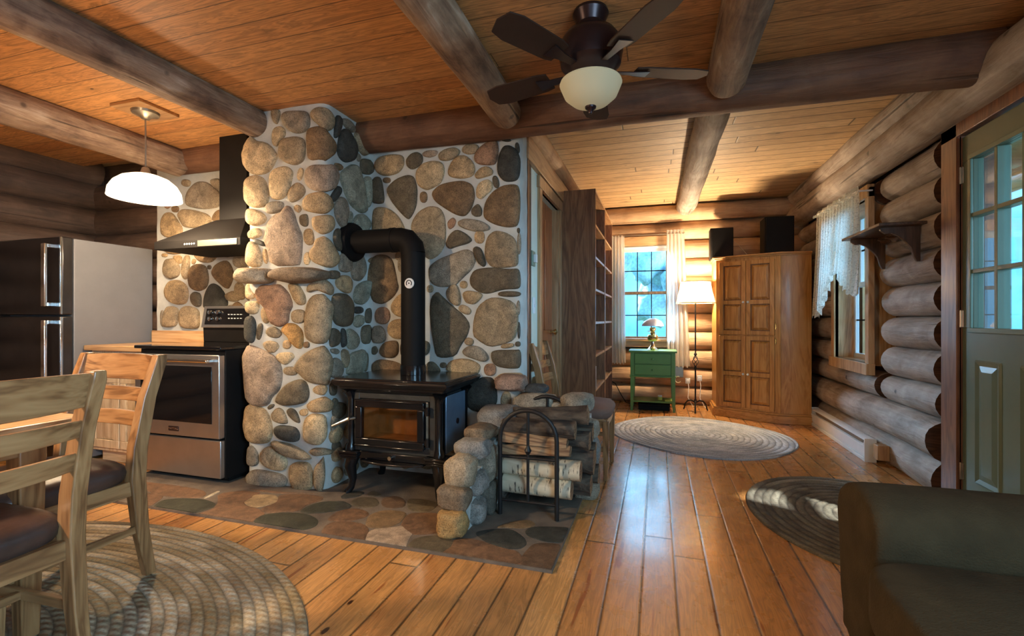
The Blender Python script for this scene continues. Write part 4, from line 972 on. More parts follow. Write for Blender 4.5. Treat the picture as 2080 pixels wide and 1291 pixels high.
# ------------------------------------------------------------------ hood
hd = thing('range_hood', 'black pyramid range hood with a square duct above the range', 'range hood', (-3.06, 3.0, 1.6))
hx0, hx1, hy0 = -3.50, -2.70, 2.52
m = MB(); m.box(hx0, hy0, 1.60, hx1, 2.985, 1.655); q = [[(hx0, hy0, 1.655), (hx1, hy0, 1.655), (hx1, 2.985, 1.655), (hx0, 2.985, 1.655)], [(-3.17, 2.74, 1.84), (-2.88, 2.74, 1.84), (-2.88, 2.985, 1.84), (-3.17, 2.985, 1.84)]]
m.rings(q); m.build('canopy', M['matteblack'], hd, bev=.003)
bx('duct', (-3.155, 2.755, 1.83, -2.895, 2.985, 2.468), M['matteblack'], hd, bev=.002)
bx('front_strip', (hx0 + .42, hy0 - .003, 1.607, hx1 - .03, hy0, 1.648), M['pewter'], hd, bev=0)
m = MB()
for k in range(5): m.cyl((hx0 + .30 + k * .022, hy0, 1.628), (hx0 + .30 + k * .022, hy0 - .004, 1.628), .006, n=10)
m.build('buttons', M['white'], hd)
# ------------------------------------------------------------------ kitchen cabinet, worktop, fridge
cb = thing('base_cabinet', 'light wooden base cabinet between the fridge and the range', 'cabinet', (-3.82, 2.75, 0))
bx('carcass', (-4.15, 2.52, .10, -3.48, 2.98, .86), M['maplez'], cb); bx('toe_kick', (-4.13, 2.58, 0, -3.48, 2.95, .10), M['maplex'], cb)
for a, b in ((-4.14, -3.83), (-3.815, -3.49)):
    dw = bx('drawer', (a, 2.50, .70, b, 2.52, .84), M['maplex'], cb, bev=.005); m = MB(); m.lathe([(.006, 0), (.015, -.02), (.004, -.028)], ((a + b) / 2, 2.50, .77), 14, 'y'); m.build('knob', M['pewter'], dw)
    m = MB()
    for bb in ((a, .13, b, .19), (a, .62, b, .68), (a, .19, a + .055, .62), (b - .055, .19, b, .62)): m.box(bb[0], 2.498, bb[1], bb[2], 2.52, bb[3])
    m.rings([[(a + .055, 2.512, .19), (b - .055, 2.512, .19), (b - .055, 2.512, .62), (a + .055, 2.512, .62)], [(a + .085, 2.502, .22), (b - .085, 2.502, .22), (b - .085, 2.502, .59), (a + .085, 2.502, .59)]])
    dr = m.build('door', M['maplez'], cb, bev=.003); m = MB(); m.lathe([(.006, 0), (.015, -.02), (.004, -.028)], (b - .03, 2.498, .60), 14, 'y'); m.build('knob', M['pewter'], dr)
tag(bx('worktop', (-4.16, 2.47, .86, -3.472, 2.98, .90), M['pinex'], bev=.006), 'short wooden worktop between the grey fridge side and the range', 'worktop')
tag(bx('backsplash_board', (-4.12, 2.945, .90, -3.52, 2.965, 1.0), M['pinex'], bev=.004), 'low orange wooden backsplash board at the back of the worktop', 'backsplash')
fr = thing('refrigerator', 'tall dark-fronted refrigerator with a light grey side', 'refrigerator', (-4.55, 2.75, 0))
bx('cabinet_body', (-4.93, 2.42, .03, -4.18, 3.0, 1.70), M['fridgeside'], fr, bev=.006)
for z0, z1, h0, h1, nm in ((1.13, 1.705, 1.19, 1.62, 'freezer_door'), (.05, 1.118, .55, 1.06, 'fridge_door')):
    d = bx(nm, (-4.935, 2.34, z0, -4.175, 2.412, z1), M['fridgefront'], fr, bev=.01)
    bx('edge_trim', (-4.187, 2.333, z0 + .004, -4.172, 2.345, z1 - .004), M['steel2'], d, bev=.001)
    m = MB(); m.box(-4.285, 2.275, z0 + .02 if nm[1] == 'r' and nm[2] == 'i' else h0, -4.245, 2.295, h1 + .03); m.box(-4.28, 2.29, h1, -4.25, 2.345, h1 + .03); m.box(-4.28, 2.29, h0, -4.25, 2.345, h0 + .03); m.build('door_handle', M['steel2'], d, bev=.004)
# ------------------------------------------------------------------ pendant lamp
def pendant(label, X, Y, zb, power, name='pendant_lamp'):
    L = thing(name, label, 'pendant lamp', (X, Y, ZC)); 
    m = MB(); m.box(X - .13, Y - .13, ZC - .02, X + .13, Y + .13, ZC); m.build('ceiling_block', M['trimx'], L, bev=.003)
    m = MB(); m.lathe([(.0, ZC - .07), (.02, ZC - .068), (.035, ZC - .05), (.075, ZC - .035), (.08, ZC - .02)], (X, Y, 0), 24); m.build('canopy', M['pewter'], L)
    m = MB(); m.tube([(X, Y, ZC - .06), (X, Y, zb + .17)], .005, 8); m.lathe([(.006, zb + .21), (.02, zb + .20), (.03, zb + .165), (.035, zb + .15)], (X, Y, 0), 20); m.build('stem', M['pewter'], L)
    m = MB(); pr = [(.03, .158), (.08, .15), (.13, .13), (.17, .095), (.195, .05), (.202, .0)]; m.lathe([(r, zb + z) for r, z in pr] + [(r - .004, zb + z - .002) for r, z in pr[::-1]], (X, Y, 0), 40, cap=False); m.build('lamp_shade', M['opal'], L)
    m = MB(); m.blob((X, Y, zb + .06), (.033, .033, .042), 1, 0, n=10, sq=2); m.build('bulb', M['bulb'], L)
    l = light('POINT', 'pendant_light', (X, Y, zb + .0), power, WARM, shadow_soft_size=.07); l.parent = L; l.location = (0, 0, zb - .01 - ZC)
    return L
pendant('opal glass dome pendant lamp glowing in front of the range hood', -3.20, 2.25, 1.885, 105)
pendant('glass dome pendant lamp over the dining table', -2.55, .25, 1.72, 180)
pendant('added glass dome pendant lamp, unseen behind the camera, for warm fill', -.35, -1.5, 1.95, 7)  # added lamp out of view, there only for warm fill light
# ------------------------------------------------------------------ ceiling fan
fx, fy = -.285, 2.12; BLADE = plain('blade_wood', (.035, .018, .012), .6, Specular_IOR_Level=.25)
fn = thing('ceiling_fan', 'dark bronze ceiling fan with a cream glass bowl light', 'ceiling fan', (fx, fy, ZC))
m = MB(); m.lathe([(.075, ZC), (.08, ZC - .015), (.06, ZC - .06), (.07, ZC - .09), (.11, ZC - .105), (.135, ZC - .14), (.142, ZC - .19), (.132, ZC - .24), (.10, ZC - .27), (.075, ZC - .285), (.075, ZC - .32)], (fx, fy, 0), 40); m.build('motor_housing', M['bronze'], fn)
m = MB(); pr = [(.134, .0), (.138, -.010), (.132, -.025), (.116, -.062), (.082, -.092), (.04, -.108), (.0, -.112)]; m.lathe([(r, ZC - .315 + z) for r, z in pr], (fx, fy, 0), 40, cap=False); m.build('glass_bowl', M['opalglow'], fn)
m = MB(); m.lathe([(.0, -.175), (.008, -.172), (.012, -.16), (.024, -.15), (.026, -.14), (.0, -.135)], (fx, fy, ZC - .282), 16); m.build('finial', M['bronze'], fn)
for k in range(5):
    a = R(22 + 72 * k); ca, sa = math.cos(a), math.sin(a); P = lambda r, w: (fx + ca * r - sa * w, fy + sa * r + ca * w)
    m = MB(); z = ZC - .262; q = [(.20, -.05), (.24, -.06), (.46, -.068), (.52, -.055), (.54, 0), (.52, .055), (.46, .068), (.24, .06), (.20, .05)]
    m.rings([[(*P(r, w), z + w * .18 + d) for r, w in q] for d in (0, .006)]); b = m.build('blade', BLADE, fn)
    m = MB(); m.rings([[(*P(r, w), z - .004 + w * .18 + d) for r, w in ((.11, -.015), (.19, -.02), (.26, -.035), (.26, .035), (.19, .02), (.11, .015))] for d in (-.004, 0)]); m.build('blade_iron', M['bronze'], b)

# ------------------------------------------------------------------ dining chairs
def chair(name, label, loc, rz, seatmat, wood='oak', group=None):
    """local frame: faces +y, back at y=0; origin on the floor under the seat centre line of the back"""
    o = thing(name, label, 'chair', loc, rz, group); W2, D, H, T = .222, .43, .445, .925
    wz, wx, wy = M[wood + 'z'], M[wood + 'x'], M[wood + 'y']
    for s in (-1, 1):
        rs = []
        for z, y, hw, hd in ((0, -.055, .016, .021), (.2, -.02, .019, .025), (.42, 0, .022, .030), (.55, -.008, .022, .029), (.75, -.045, .021, .026), (T - .03, -.092, .020, .024), (T, -.098, .017, .020)):
            x = s * W2 * (1 if z < .5 else 1 + (z - .5) * .04); rs.append([(x - hw, y - hd, z), (x + hw, y - hd, z), (x + hw, y + hd, z), (x - hw, y + hd, z)])
        MB().rings(rs).build('rear_post', wz, o, world=False, bev=.004)
        MB().rings([[(s * W2 * (1.0) - w, D - w, z), (s * W2 + w, D - w, z), (s * W2 + w, D + w, z), (s * W2 - w, D + w, z)] for z, w in ((0, .014), (.2, .019), (.40, .022))]).build('front_leg', wz, o, world=False, bev=.003)
        MB().box(s * W2 - .011, .01, .355, s * W2 + .011, D, .415).build('side_rail', wy, o, world=False, bev=.003)
        MB().box(s * W2 - .009, -.01, .195, s * W2 + .009, D, .225).build('stretcher', wy, o, world=False, bev=.003)
    MB().box(-W2, D - .011, .355, W2, D + .011, .415).build('front_rail', wx, o, world=False, bev=.003)
    MB().box(-W2, -.011, .355, W2, .011, .415).build('rear_rail', wx, o, world=False, bev=.003)
    MB().box(-W2, D / 2 - .01, .197, W2, D / 2 + .01, .222).build('cross_stretcher', wx, o, world=False, bev=.003)
    for zc, h, nm in ((.868, .10, 'crest_rail'), (.752, .052, 'back_slat'), (.652, .054, 'back_slat')):
        n = 10; rs = []
        yb = lambda z: -.008 - max(0, z - .55) * .225
        for i in range(n + 1):
            x = -W2 + .008 + (2 * W2 - .016) * i / n; c = -.035 * (1 - (x / W2) ** 2); hh = h / 2 * (1 + .12 * (1 - (x / W2) ** 2))
            rs.append([(x, yb(zc - hh) + c - .009, zc - hh), (x, yb(zc - hh) + c + .009, zc - hh), (x, yb(zc + hh) + c + .009, zc + hh), (x, yb(zc + hh) + c - .009, zc + hh)])
        MB().rings(rs).build(nm, wx, o, world=False, bev=.003)
    m = MB(); rs = []
    for z, k in ((.415, .96), (.43, 1.0), (.455, 1.02), (.475, .99), (.492, .9), (.503, .7), (.508, .4), (.509, .1)):
        ring = []
        for j in range(36):
            a = 2 * math.pi * j / 36; c, q = math.cos(a), math.sin(a); e = .42
            ring.append((math.copysign(abs(c) ** e, c) * (W2 + .018) * k, D / 2 + .015 + math.copysign(abs(q) ** e, q) * (D / 2 + .018) * k, z))
        rs.append(ring)
    m.rings(rs); m.build('seat_cushion', seatmat, o, world=False)
    return o
chair('dining_chair', 'oak ladder-back dining chair nearest the camera, cut off by the left edge', (-1.70, .76, .02), R(92), M['leather'])
chair('dining_chair', 'ladder-back dining chair with its slats lit orange, in front of the range', (-2.285, 1.41, .02), R(180), M['leather'])
chair('dining_chair', 'wooden chair with a brown suede seat standing behind the low stone wall', (-.765, 3.48, 0), R(-90), M['suede'], 'oak')
tb = thing('dining_table', 'honey oak dining table behind the nearest chair at the left edge', 'table', (-2.45, .2, .02))
m = MB(); m.box(-2.95, -.85, .725, -1.93, 1.17, .757); m.build('tabletop', M['piney'], tb, bev=.008)
m = MB(); m.box(-2.86, -.76, .64, -2.02, -.73, .725); m.box(-2.86, 1.05, .64, -2.02, 1.08, .725); m.box(-2.86, -.73, .64, -2.83, 1.05, .725); m.box(-2.05, -.73, .64, -2.02, 1.05, .725); m.build('apron', M['oaky'], tb, bev=.003)
for x in (-2.83, -2.05):
    for y in (-.73, 1.05): m = MB(); m.rings([[(x - w, y - w, z), (x + w, y - w, z), (x + w, y + w, z), (x - w, y + w, z)] for z, w in ((.02, .025), (.5, .035), (.725, .038))]); m.build('leg', M['oakz'], tb, bev=.004)
# ------------------------------------------------------------------ braided rugs
def rug(label, c, a, b, rz, rings, stops, e=1.0, th=.012, z=0, k=1.0):
    o = thing('braided_rug', label, 'rug', (c[0], c[1], z), rz); m = MB(); n = 120; rs = []
    for i in range(rings, 0, -1):
        for d, h in ((0, .25), (.5, 1.0)) if i < rings else ((-.02, 0), (.1, .7), (.5, 1.0)):
            r = (i - d) / rings; rs.append([(math.copysign(abs(math.cos(t)) ** e, math.cos(t)) * a * r, math.copysign(abs(math.sin(t)) ** e, math.sin(t)) * b * r, th * (.55 + .45 * h) if h else .001) for t in [2 * math.pi * j / n for j in range(n)]])
    m.rings(rs); m.build('braided_coil', rug_mat('braid_' + str(len(bpy.data.materials)), a, b, rings, stops, k), o, world=False); return o
rug('large tan and brown braided rug under the dining chairs', (-2.37, .83), 1.42, 1.02, 0, 30, [(.28, (.11, .08, .045)), (.38, (.38, .30, .19)), (.46, (.22, .16, .08)), (.54, (.48, .40, .28)), (.62, (.18, .13, .075)), (.70, (.40, .31, .2)), (.78, (.14, .11, .06))], z=0, k=2.2)
rug('blue-grey oval braided rug in front of the green table', (.37, 4.80), .80, .74, R(-35), 16, [(.3, (.24, .27, .31)), (.45, (.52, .55, .58)), (.55, (.32, .35, .38)), (.68, (.60, .60, .58))], e=.85)
rug('dark olive braided rug beside the armchair, near the front door', (1.11, 3.02), .60, .72, R(8), 14, [(.3, (.06, .05, .035)), (.45, (.15, .13, .09)), (.55, (.08, .065, .045)), (.68, (.24, .21, .15))])
# ------------------------------------------------------------------ armchair
ac = thing('armchair', 'olive-brown upholstered armchair at the lower right corner', 'armchair', (1.0, 1.35, 0))

def pad(m, x0, x1, y0, y1, z0, z1, ex=.30, crown=.03, n=44, droop=0):
    rs = []; cx, cy = (x0 + x1) / 2, (y0 + y1) / 2
    for i in range(15):
        t = -1 + 2 * i / 14; zz = math.copysign(abs(math.sin(t * math.pi / 2)) ** .8, t); k = max(.05, (1 - abs(t) ** 3.2)) ** .5 if abs(t) < 1 else .05
        ring = []
        for j in range(n):
            a = 2 * math.pi * j / n; c, s = math.cos(a), math.sin(a); X = math.copysign(abs(c) ** ex, c); Y = math.copysign(abs(s) ** ex, s)
            kk = .86 + .14 * k if abs(t) < .93 else .86 * k / .5 if k < .5 else .86
            ring.append((cx + X * (x1 - x0) / 2 * kk, cy + Y * (y1 - y0) / 2 * kk, (z0 + z1) / 2 + zz * (z1 - z0) / 2 + (crown * (1 - X * X) * (1 - Y * Y) if t > 0 else 0)))
        rs.append(ring)
    m.rings(rs)
m = MB(); m.box(.53, .70, .04, 1.32, 1.92, .33); m.build('base', M['armchair'], ac, bev=.02, seg=3)
m = MB(); pad(m, .44, 1.25, .86, 1.56, .31, .50, crown=.035); m.build('seat_cushion', M['armchair'], ac)
m = MB(); rs = []
for x, k in ((.50, .35), (.505, .7), (.52, .93), (.56, 1), (1.0, 1), (1.40, .98), (1.44, .7), (1.45, .3)):
    ring = []
    for y, z in [(1.60, .05), (1.60, .40), (1.575, .46), (1.56, .53), (1.57, .60), (1.62, .645), (1.70, .665), (1.80, .66), (1.87, .62), (1.895, .55), (1.88, .47), (1.86, .40), (1.86, .05)]:
        cy, cz = 1.73, .42; ring.append((x, cy + (y - cy) * (.8 + .2 * k), z if z < .3 else cz + (z - cz) * (.72 + .28 * k)))
    rs.append(ring)
m.rings(rs); m.build('armrest', M['armchair'], ac, sub=1, ang=80)
m = MB(); m.box(.56, .68, .05, 1.40, .86, .55); m.build('armrest', M['armchair'], ac, bev=.05, seg=4)
m = MB(); pad(m, 1.18, 1.46, .80, 1.60, .35, .98, ex=.4, crown=0); m.build('backrest', M['armchair'], ac)
for y in (.78, 1.84):
    m = MB(); m.cyl((.60, y, 0), (.60, y, .045), .02, .028); m.build('foot', M['walnutz'], ac)
    m = MB(); m.cyl((1.26, y, 0), (1.26, y, .045), .02, .028); m.build('foot', M['walnutz'], ac)
ac.location.x += .085; ac.scale = (1, 1, .88)
# ------------------------------------------------------------------ bookcases and books
BC = {'blue': (.03, .07, .22), 'navy': (.02, .03, .08), 'white': (.60, .58, .54), 'cream': (.50, .43, .30), 'red': (.28, .04, .03), 'green': (.05, .13, .07), 'black': (.02, .02, .02), 'brown': (.16, .08, .04), 'grey': (.25, .26, .27), 'purple': (.17, .07, .16), 'orange': (.45, .16, .04), 'teal': (.05, .2, .22)}
BM = {k: plain(k + '_book', v, .5, var=.08) for k, v in BC.items()}; PAPER = plain('paper', (.62, .58, .48), .8)
ORD = ['lowest', 'second', 'third', 'fourth', 'fifth', 'sixth', 'top']
def bookcase(label, y0, y1, which, rnd):
    X0, X1, T = -.862, -.545, 2.30
    b = thing('bookcase', label, 'bookcase', (-.70, (y0 + y1) / 2, 0))
    for y in (y0, y1 - .022): bx('side_panel', (X0, y, 0, X1, y + .022, T), M['brownz'], b, bev=.001)
    bx('back_panel', (X0, y0 + .022, 0, X0 + .012, y1 - .022, T), M['brownz'], b, bev=0); bx('top_panel', (X0, y0 + .022, T - .022, X1, y1 - .022, T), M['trimy'], b, bev=.001); bx('plinth', (X1 - .03, y0 + .022, 0, X1 - .012, y1 - .022, .08), M['trimy'], b, bev=.001)
    zs = [.08, .42, .74, 1.05, 1.36, 1.66, 1.96]
    for z in zs: bx('shelf', (X0 + .012, y0 + .022, z, X1 - .004, y1 - .022, z + .022), M['trimy'], b, bev=.001)
    rnd = random.Random(rnd); names = list(BC)
    for si, z in enumerate(zs):
        y = y0 + .026; i = 0; n = rnd.choice((3, 4, 5)) if which == 'near' else rnd.choice((2, 3, 4))
        if which == 'near' and si == 0: n = 0
        used = set()
        while i < n:
            c = rnd.choice([q for q in names if q not in used]); used.add(c); w = rnd.uniform(.022, .05); h = min(rnd.uniform(.19, .275), .285); d = rnd.uniform(.15, .21)
            t = thing('book', f'{c} book standing upright on the {ORD[si]} shelf of the {which} bookcase', 'book', (X1 - .02, y + w / 2, z + .022), group=f'books in the {which} bookcase')
            m = MB(); m.box(X1 - .02 - d, y, z + .0225, X1 - .02, y + .003, z + .0225 + h); m.box(X1 - .02 - d, y + w - .003, z + .0225, X1 - .02, y + w, z + .0225 + h)
            m.rings([[(X1 - .022 + .007 * math.sin(math.pi * k / 6), y + w * k / 6, zz) for k in range(7)] + [(X1 - .025, y + w, zz), (X1 - .025, y, zz)] for zz in (z + .0225, z + .0225 + h)])
            m.build('cover', BM[c], t); bx('pages', (X1 - .018 - d, y + .003, z + .026, X1 - .025, y + w - .003, z + .018 + h), PAPER, t, bev=0)
            y += w + .001; i += 1
bookcase('tall dark brown bookcase nearer the camera, its wide side facing us', 4.39, 5.22, 'near', 3)
bookcase('tall bookcase farther back, next to the curtained window', 5.235, 6.06, 'far', 8)
# ------------------------------------------------------------------ green table, lamp and things round it
gt = thing('side_table', 'green painted two-drawer side table below the far window', 'side table', (-.05, 6.02, 0))
gx0, gx1, g0, g1 = -.31, .20, 5.84, 6.22
bx('top', (gx0 - .02, g0 - .02, .70, gx1 + .02, g1 + .01, .722), M['greenpaint'], gt, bev=.004); bx('case', (gx0, g0 + .01, .415, gx1, g1, .70), M['greenpaint'], gt)
bx('apron_moulding', (gx0 - .008, g0 - .004, .405, gx1 + .008, g1, .42), M['greenpaint'], gt)
for a, b in ((.565, .685), (.435, .555)):
    d = bx('drawer', (gx0 + .05, g0 - .006, a, gx1 - .05, g0 + .01, b), M['greenpaint'], gt, bev=.003); m = MB(); m.lathe([(.005, 0), (.012, -.014), (.004, -.02)], ((gx0 + gx1) / 2, g0 - .006, (a + b) / 2), 14, 'y'); m.build('knob', M['greenpaint'], d)
for x in (gx0, gx1 - .045):
    for y in (g0, g1 - .045):
        xo = x if x == gx0 else x + .045; s = 1 if x == gx0 else -1; m = MB(); m.rings([[(xo, y + q, 0 if k else .70) for q in (0,)] for k in ()] or [[(xo, y, z), (xo + s * w, y, z), (xo + s * w, y + w, z), (xo, y + w, z)] for z, w in ((0, .028), (.41, .045), (.70, .045))]); m.build('leg', M['greenpaint'], gt, bev=.002)
bx('lower_shelf', (gx0 + .02, g0 + .03, .10, gx1 - .02, g1 - .03, .118), M['greenpaint'], gt)
ol = thing('oil_lamp', 'brass oil lamp with a milk glass shade on the green table', 'lamp', (-.055, 5.98, .722)); c = (-.055, 5.98, .722)
m = MB(); m.lathe([(.07, 0), (.072, .008), (.05, .02), (.028, .045), (.02, .08), (.018, .10)], c, 28); m.build('foot', M['nickel'], ol)
m = MB(); m.lathe([(.018, .10), (.05, .115), (.063, .14), (.064, .165), (.05, .185), (.025, .19)], c, 28); m.build('oil_font', M['brass'], ol)
m = MB(); m.lathe([(.025, .19), (.03, .21), (.022, .225), (.035, .24), (.036, .26), (.028, .275)], c, 24); m.cyl((c[0], c[1], c[2] + .23), (c[0] - .06, c[1], c[2] + .225), .004, n=8); m.build('burner', M['brass'], ol)
m = MB(); m.lathe([(.028, .27), (.026, .32), (.020, .36), (.018, .52)], c, 20, cap=False); m.build('glass_chimney', M['lampglass'], ol)
m = MB(); m.lathe([(.128, .29), (.124, .31), (.10, .345), (.06, .37), (.036, .385), (.034, .385), (.058, .366), (.098, .34), (.121, .307), (.125, .29)], c, 36, cap=False); m.build('shade', M['milk'], ol)
jr = thing('jar', 'small white-lidded jar on the lower shelf of the green table', 'jar', (.03, 6.0, .118)); c = (.03, 6.0, .118)
m = MB(); m.lathe([(.026, 0), (.028, .005), (.028, .035), (.022, .04)], c, 18); m.build('glass_body', plain('jar_green', (.45, .55, .12), .3), jr); m = MB(); m.lathe([(.024, .04), (.025, .043), (.025, .055), (.0, .056)], c, 18); m.build('lid', M['white'], jr)
bo = thing('booklet', 'small yellow-green booklet on the right of the lower shelf', 'booklet', (.12, 5.93, .118)); bx('pages', (.085, 5.88, .1185, .165, 5.98, .135), plain('booklet_green', (.35, .45, .1), .6), bo)
bk = thing('storage_box', 'flat dark box on the floor beneath the green table', 'box', (-.02, 6.05, 0)); m = MB(); m.box(-.22, 5.92, .0, .14, 6.18, .055); m.build('box', M['matteblack'], bk, bev=.006)
bx('lid', (-.225, 5.915, .055, .145, 6.185, .075), M['matteblack'], bk, bev=.004)
eb = thing('thermostat_box', 'grey wall box with a coiled cable, right of the green table', 'wall box', (.26, 6.40, .45)); bx('housing', (.205, 6.33, .36, .315, 6.40, .50), M['pewter'], eb, bev=.005)
m = MB(); m.tube([(.25 + .035 * math.cos(t), 6.33, .33 + .04 * math.sin(t)) for t in [R(60 + 30 * k) for k in range(10)]], .006, 8); m.build('cable', plain('cream_cable', (.6, .55, .35), .5), eb)
for i, (u, v, lab) in enumerate(((1397, 773, 'cream outlet plate on the log wall left of the lamp pole'), (1421, 768, 'white plug on the log wall right of the lamp pole'))):
    p = atY(u, v, 6.31); t = thing('outlet', lab, 'outlet', tuple(p)); bx('plate', (p.x - .028, 6.305, p.z - .035, p.x + .028, 6.32, p.z + .035), M['white'], t, bev=.003); bx('socket', (p.x - .015, 6.29, p.z - .015, p.x + .015, 6.305, p.z + .015), M['white'], t, bev=.003)
    m = MB(); m.tube([(p.x, 6.29, p.z - .01), (p.x + .01, 6.27, p.z - .08), (p.x + .0, 6.26, .12), (p.x + .06, 6.22, .01)], .004, 8); tag(m.build('power_cord', M['white']), f'thin white cord hanging from the {"cream outlet plate" if i == 0 else "white plug"} by the floor lamp', 'cord')
m = MB(); m.tube([(-.60, 6.30, .30), (-.52, 6.25, .26), (-.44, 6.2, .12), (-.38, 6.15, .04), (-.30, 6.25, .01), (-.15, 6.27, .01)], .005, 8); tag(m.build('power_cord', M['matteblack']), 'black cord drooping to the floor beside the bookcase', 'cord')
# floor lamp
fl = thing('floor_lamp', 'wrought iron floor lamp with a glowing pleated shade', 'lamp', (.43, 5.98, 0)); X, Y = .43, 5.98
m = MB(); m.tube([(X, Y, .10), (X, Y, .52)], .009, 12); m.tube([(X, Y, .68), (X, Y, 1.36)], .008, 12); m.lathe([(.009, .50), (.02, .515), (.012, .53), (.012, .54)], (X, Y, 0), 14); m.lathe([(.012, .665), (.02, .68), (.009, .70)], (X, Y, 0), 14); m.lathe([(.012, .10), (.02, .12), (.012, .15)], (X, Y, 0), 14); m.build('pole', M['iron'], fl)
m = MB()
for k in range(4): m.tube([(X + math.cos(R(90 * k + 200 * t)) * .034 * math.sin(math.pi * t), Y + math.sin(R(90 * k + 200 * t)) * .034 * math.sin(math.pi * t), .53 + .14 * t) for t in [i / 10 for i in range(11)]], .004, 6)
m.build('basket_twist', M['iron'], fl)
for k in range(3):
    a = R(-95 + 120 * k); m = MB(); m.tube([(X + math.cos(a) * r, Y + math.sin(a) * r, z) for r, z in ((0, .11), (.05, .13), (.10, .12), (.135, .08), (.145, .03), (.155, .012))], .009, 8); m.build('leg', M['iron'], fl)
m = MB(); n = 96; rs = [[(X + (r + .004 * (1 if j % 2 else -1)) * math.cos(2 * math.pi * j / n), Y + (r + .004 * (1 if j % 2 else -1)) * math.sin(2 * math.pi * j / n), z) for j in range(n)] for r, z in ((.215, 1.285), (.195, 1.37), (.172, 1.46), (.16, 1.535))]
m.rings(rs, cap=False); sh = m.build('lamp_shade', M['pleat'], fl, smooth=False); m = MB()
for r, z in ((.218, 1.285), (.162, 1.535)): m.tube([(X + r * math.cos(2 * math.pi * j / 40), Y + r * math.sin(2 * math.pi * j / 40), z) for j in range(41)], .005, 6)
m.build('shade_trim', plain('cream_trim', (.6, .5, .33), .7), sh)
m = MB(); m.blob((X, Y, 1.41), (.03, .03, .045), 2, 0, n=8, sq=2); m.build('bulb', M['bulb'], fl)
l = light('POINT', 'floor_lamp_light', (0, 0, 1.49), 150, WARM, shadow_soft_size=.05); l.parent = fl
# curtains
def curtain(label, x0, x1, zt, zb, y, folds, mat, spread=1.0, shift=0):
    o = thing('curtain', label, 'curtain', ((x0 + x1) / 2, y, zb)); m = MB(); nx, nz = folds * 8, 24; rs = []
    for k in range(nz + 1):
        t = k / nz; z = zt + (zb - zt) * t; amp = .008 + .022 * min(1, t * 3); rs.append([(((x0 + x1) / 2 + (x0 - x1) * (.5 - i / nx) * -1 * (1 + (spread - 1) * t)) + shift * t, y + amp * math.sin(i / nx * folds * 2 * math.pi + .5 * math.sin(t * 3)), z + (.012 * math.sin(i * .9) if k == nz else 0)) for i in range(nx + 1)])
    m.rings(rs, cap=False, closed=False); p = m.build('panel', mat, o); return o
curtain('sheer white curtain panel at the left of the far window', -.61, -.41, 2.18, .52, 6.28, 5, M['sheer'], 1.08, .01)
curtain('sheer white curtain panel at the right of the far window, beside the floor lamp', .11, .32, 2.22, .50, 6.28, 5, M['sheer'], 1.3, .04)
cr = thing('curtain_rod', 'thin curtain rod above the far window', 'curtain rod', (-.15, 6.28, 2.17)); m = MB(); m.tube([(-.64, 6.28, 2.17), (.33, 6.28, 2.17)], .006, 10); m.build('rod', M['pewter'], cr)
rs_ = thing('roller_blind', 'cream roller blind pulled up at the top of the far window', 'blind', (-.16, 6.38, 2.02)); m = MB(); m.tube([(WX0 + .01, 6.39, 2.03), (WX1 - .01, 6.39, 2.03)], .018, 14); m.box(WX0 + .01, 6.385, 1.97, WX1 - .01, 6.388, 2.03); m.build('blind', M['white'], rs_)
lc = thing('lace_curtain', 'gathered white lace curtain over the right wall window', 'curtain', (1.50, 4.8, 1.2))
def lace(name, y0, y1, zt, fz, X):
    m = MB(); nx, nz = 90, 26; rs = []
    for k in range(nz + 1):
        row = []
        for i in range(nx + 1):
            s = i / nx; y = y0 + (y1 - y0) * s; t = k / nz; z = zt + (fz(s) - zt) * t + (.03 * abs(math.sin(i * .42)) if k == nz else 0); row.append((X - .02 * t + (.008 + .02 * t) * math.sin(s * 44 + math.sin(t * 4)), y, z))
        rs.append(row)
    m.rings(rs, cap=False, closed=False); m.build(name, M['lace'], lc)
lace('left_panel', 4.80, 5.32, 2.10, lambda s: 1.52 - .42 * min(1, s * 1.25), 1.50)
lace('right_panel', 4.36, 4.84, 2.12, lambda s: 1.27 + .30 * s ** 2, 1.515)
m = MB(); m.tube([(1.60, 4.34, 2.10), (1.515, 4.34, 2.10), (1.515, 5.34, 2.10), (1.60, 5.34, 2.10)], .007, 8); m.build('rod', M['white'], lc)
lace('header_ruffle', 4.35, 5.32, 2.145, lambda s: 2.08, 1.505)
# ------------------------------------------------------------------ corner cupboard
cc = thing('corner_cupboard', 'honey pine corner cupboard with four raised panel doors and white knobs', 'cupboard', (1.1, 6.0, 0))
A, B = Vector((.64, 5.84)), Vector((1.235, 5.56)); poly = [A, B, Vector((1.53, 5.60)), Vector((1.56, 6.27)), Vector((.64, 6.27))]; T = 1.80
dirv = (B - A).normalized(); nv = Vector((dirv.y, -dirv.x)); Lf = (B - A).length
bodyp = [(A.x - nv.x * .02, A.y - nv.y * .02), (B.x - nv.x * .02, B.y - nv.y * .02), (B.x + .012, B.y + .004)] + [tuple(p) for p in poly[2:]]
m = MB(); m.prism([bodyp[0], bodyp[2], *bodyp[3:]], .10, T - .03, 'z'); m.build('carcass', M['honeyz'], cc, bev=.003)
g = lambda o: [(A.x - dirv.x * o + nv.x * o, A.y - dirv.y * o + nv.y * o), (B.x + nv.x * o + .3 * o, B.y + nv.y * o), (1.53, 5.60 - o), (1.56, 6.27), (.64 - o, 6.27)]
m = MB(); m.prism(g(.03), 0, .085, 'z'); m.prism(g(.018), .085, .105, 'z'); m.build('plinth', M['honeyx'], cc, bev=.004)
m = MB(); m.prism(g(.012), T - .035, T - .018, 'z'); m.prism(g(.025), T - .018, T, 'z'); m.build('cornice', M['honeyx'], cc, bev=.004)
def cpt(s, z, h): q = A + dirv * s + nv * h; return (q.x, q.y, z)
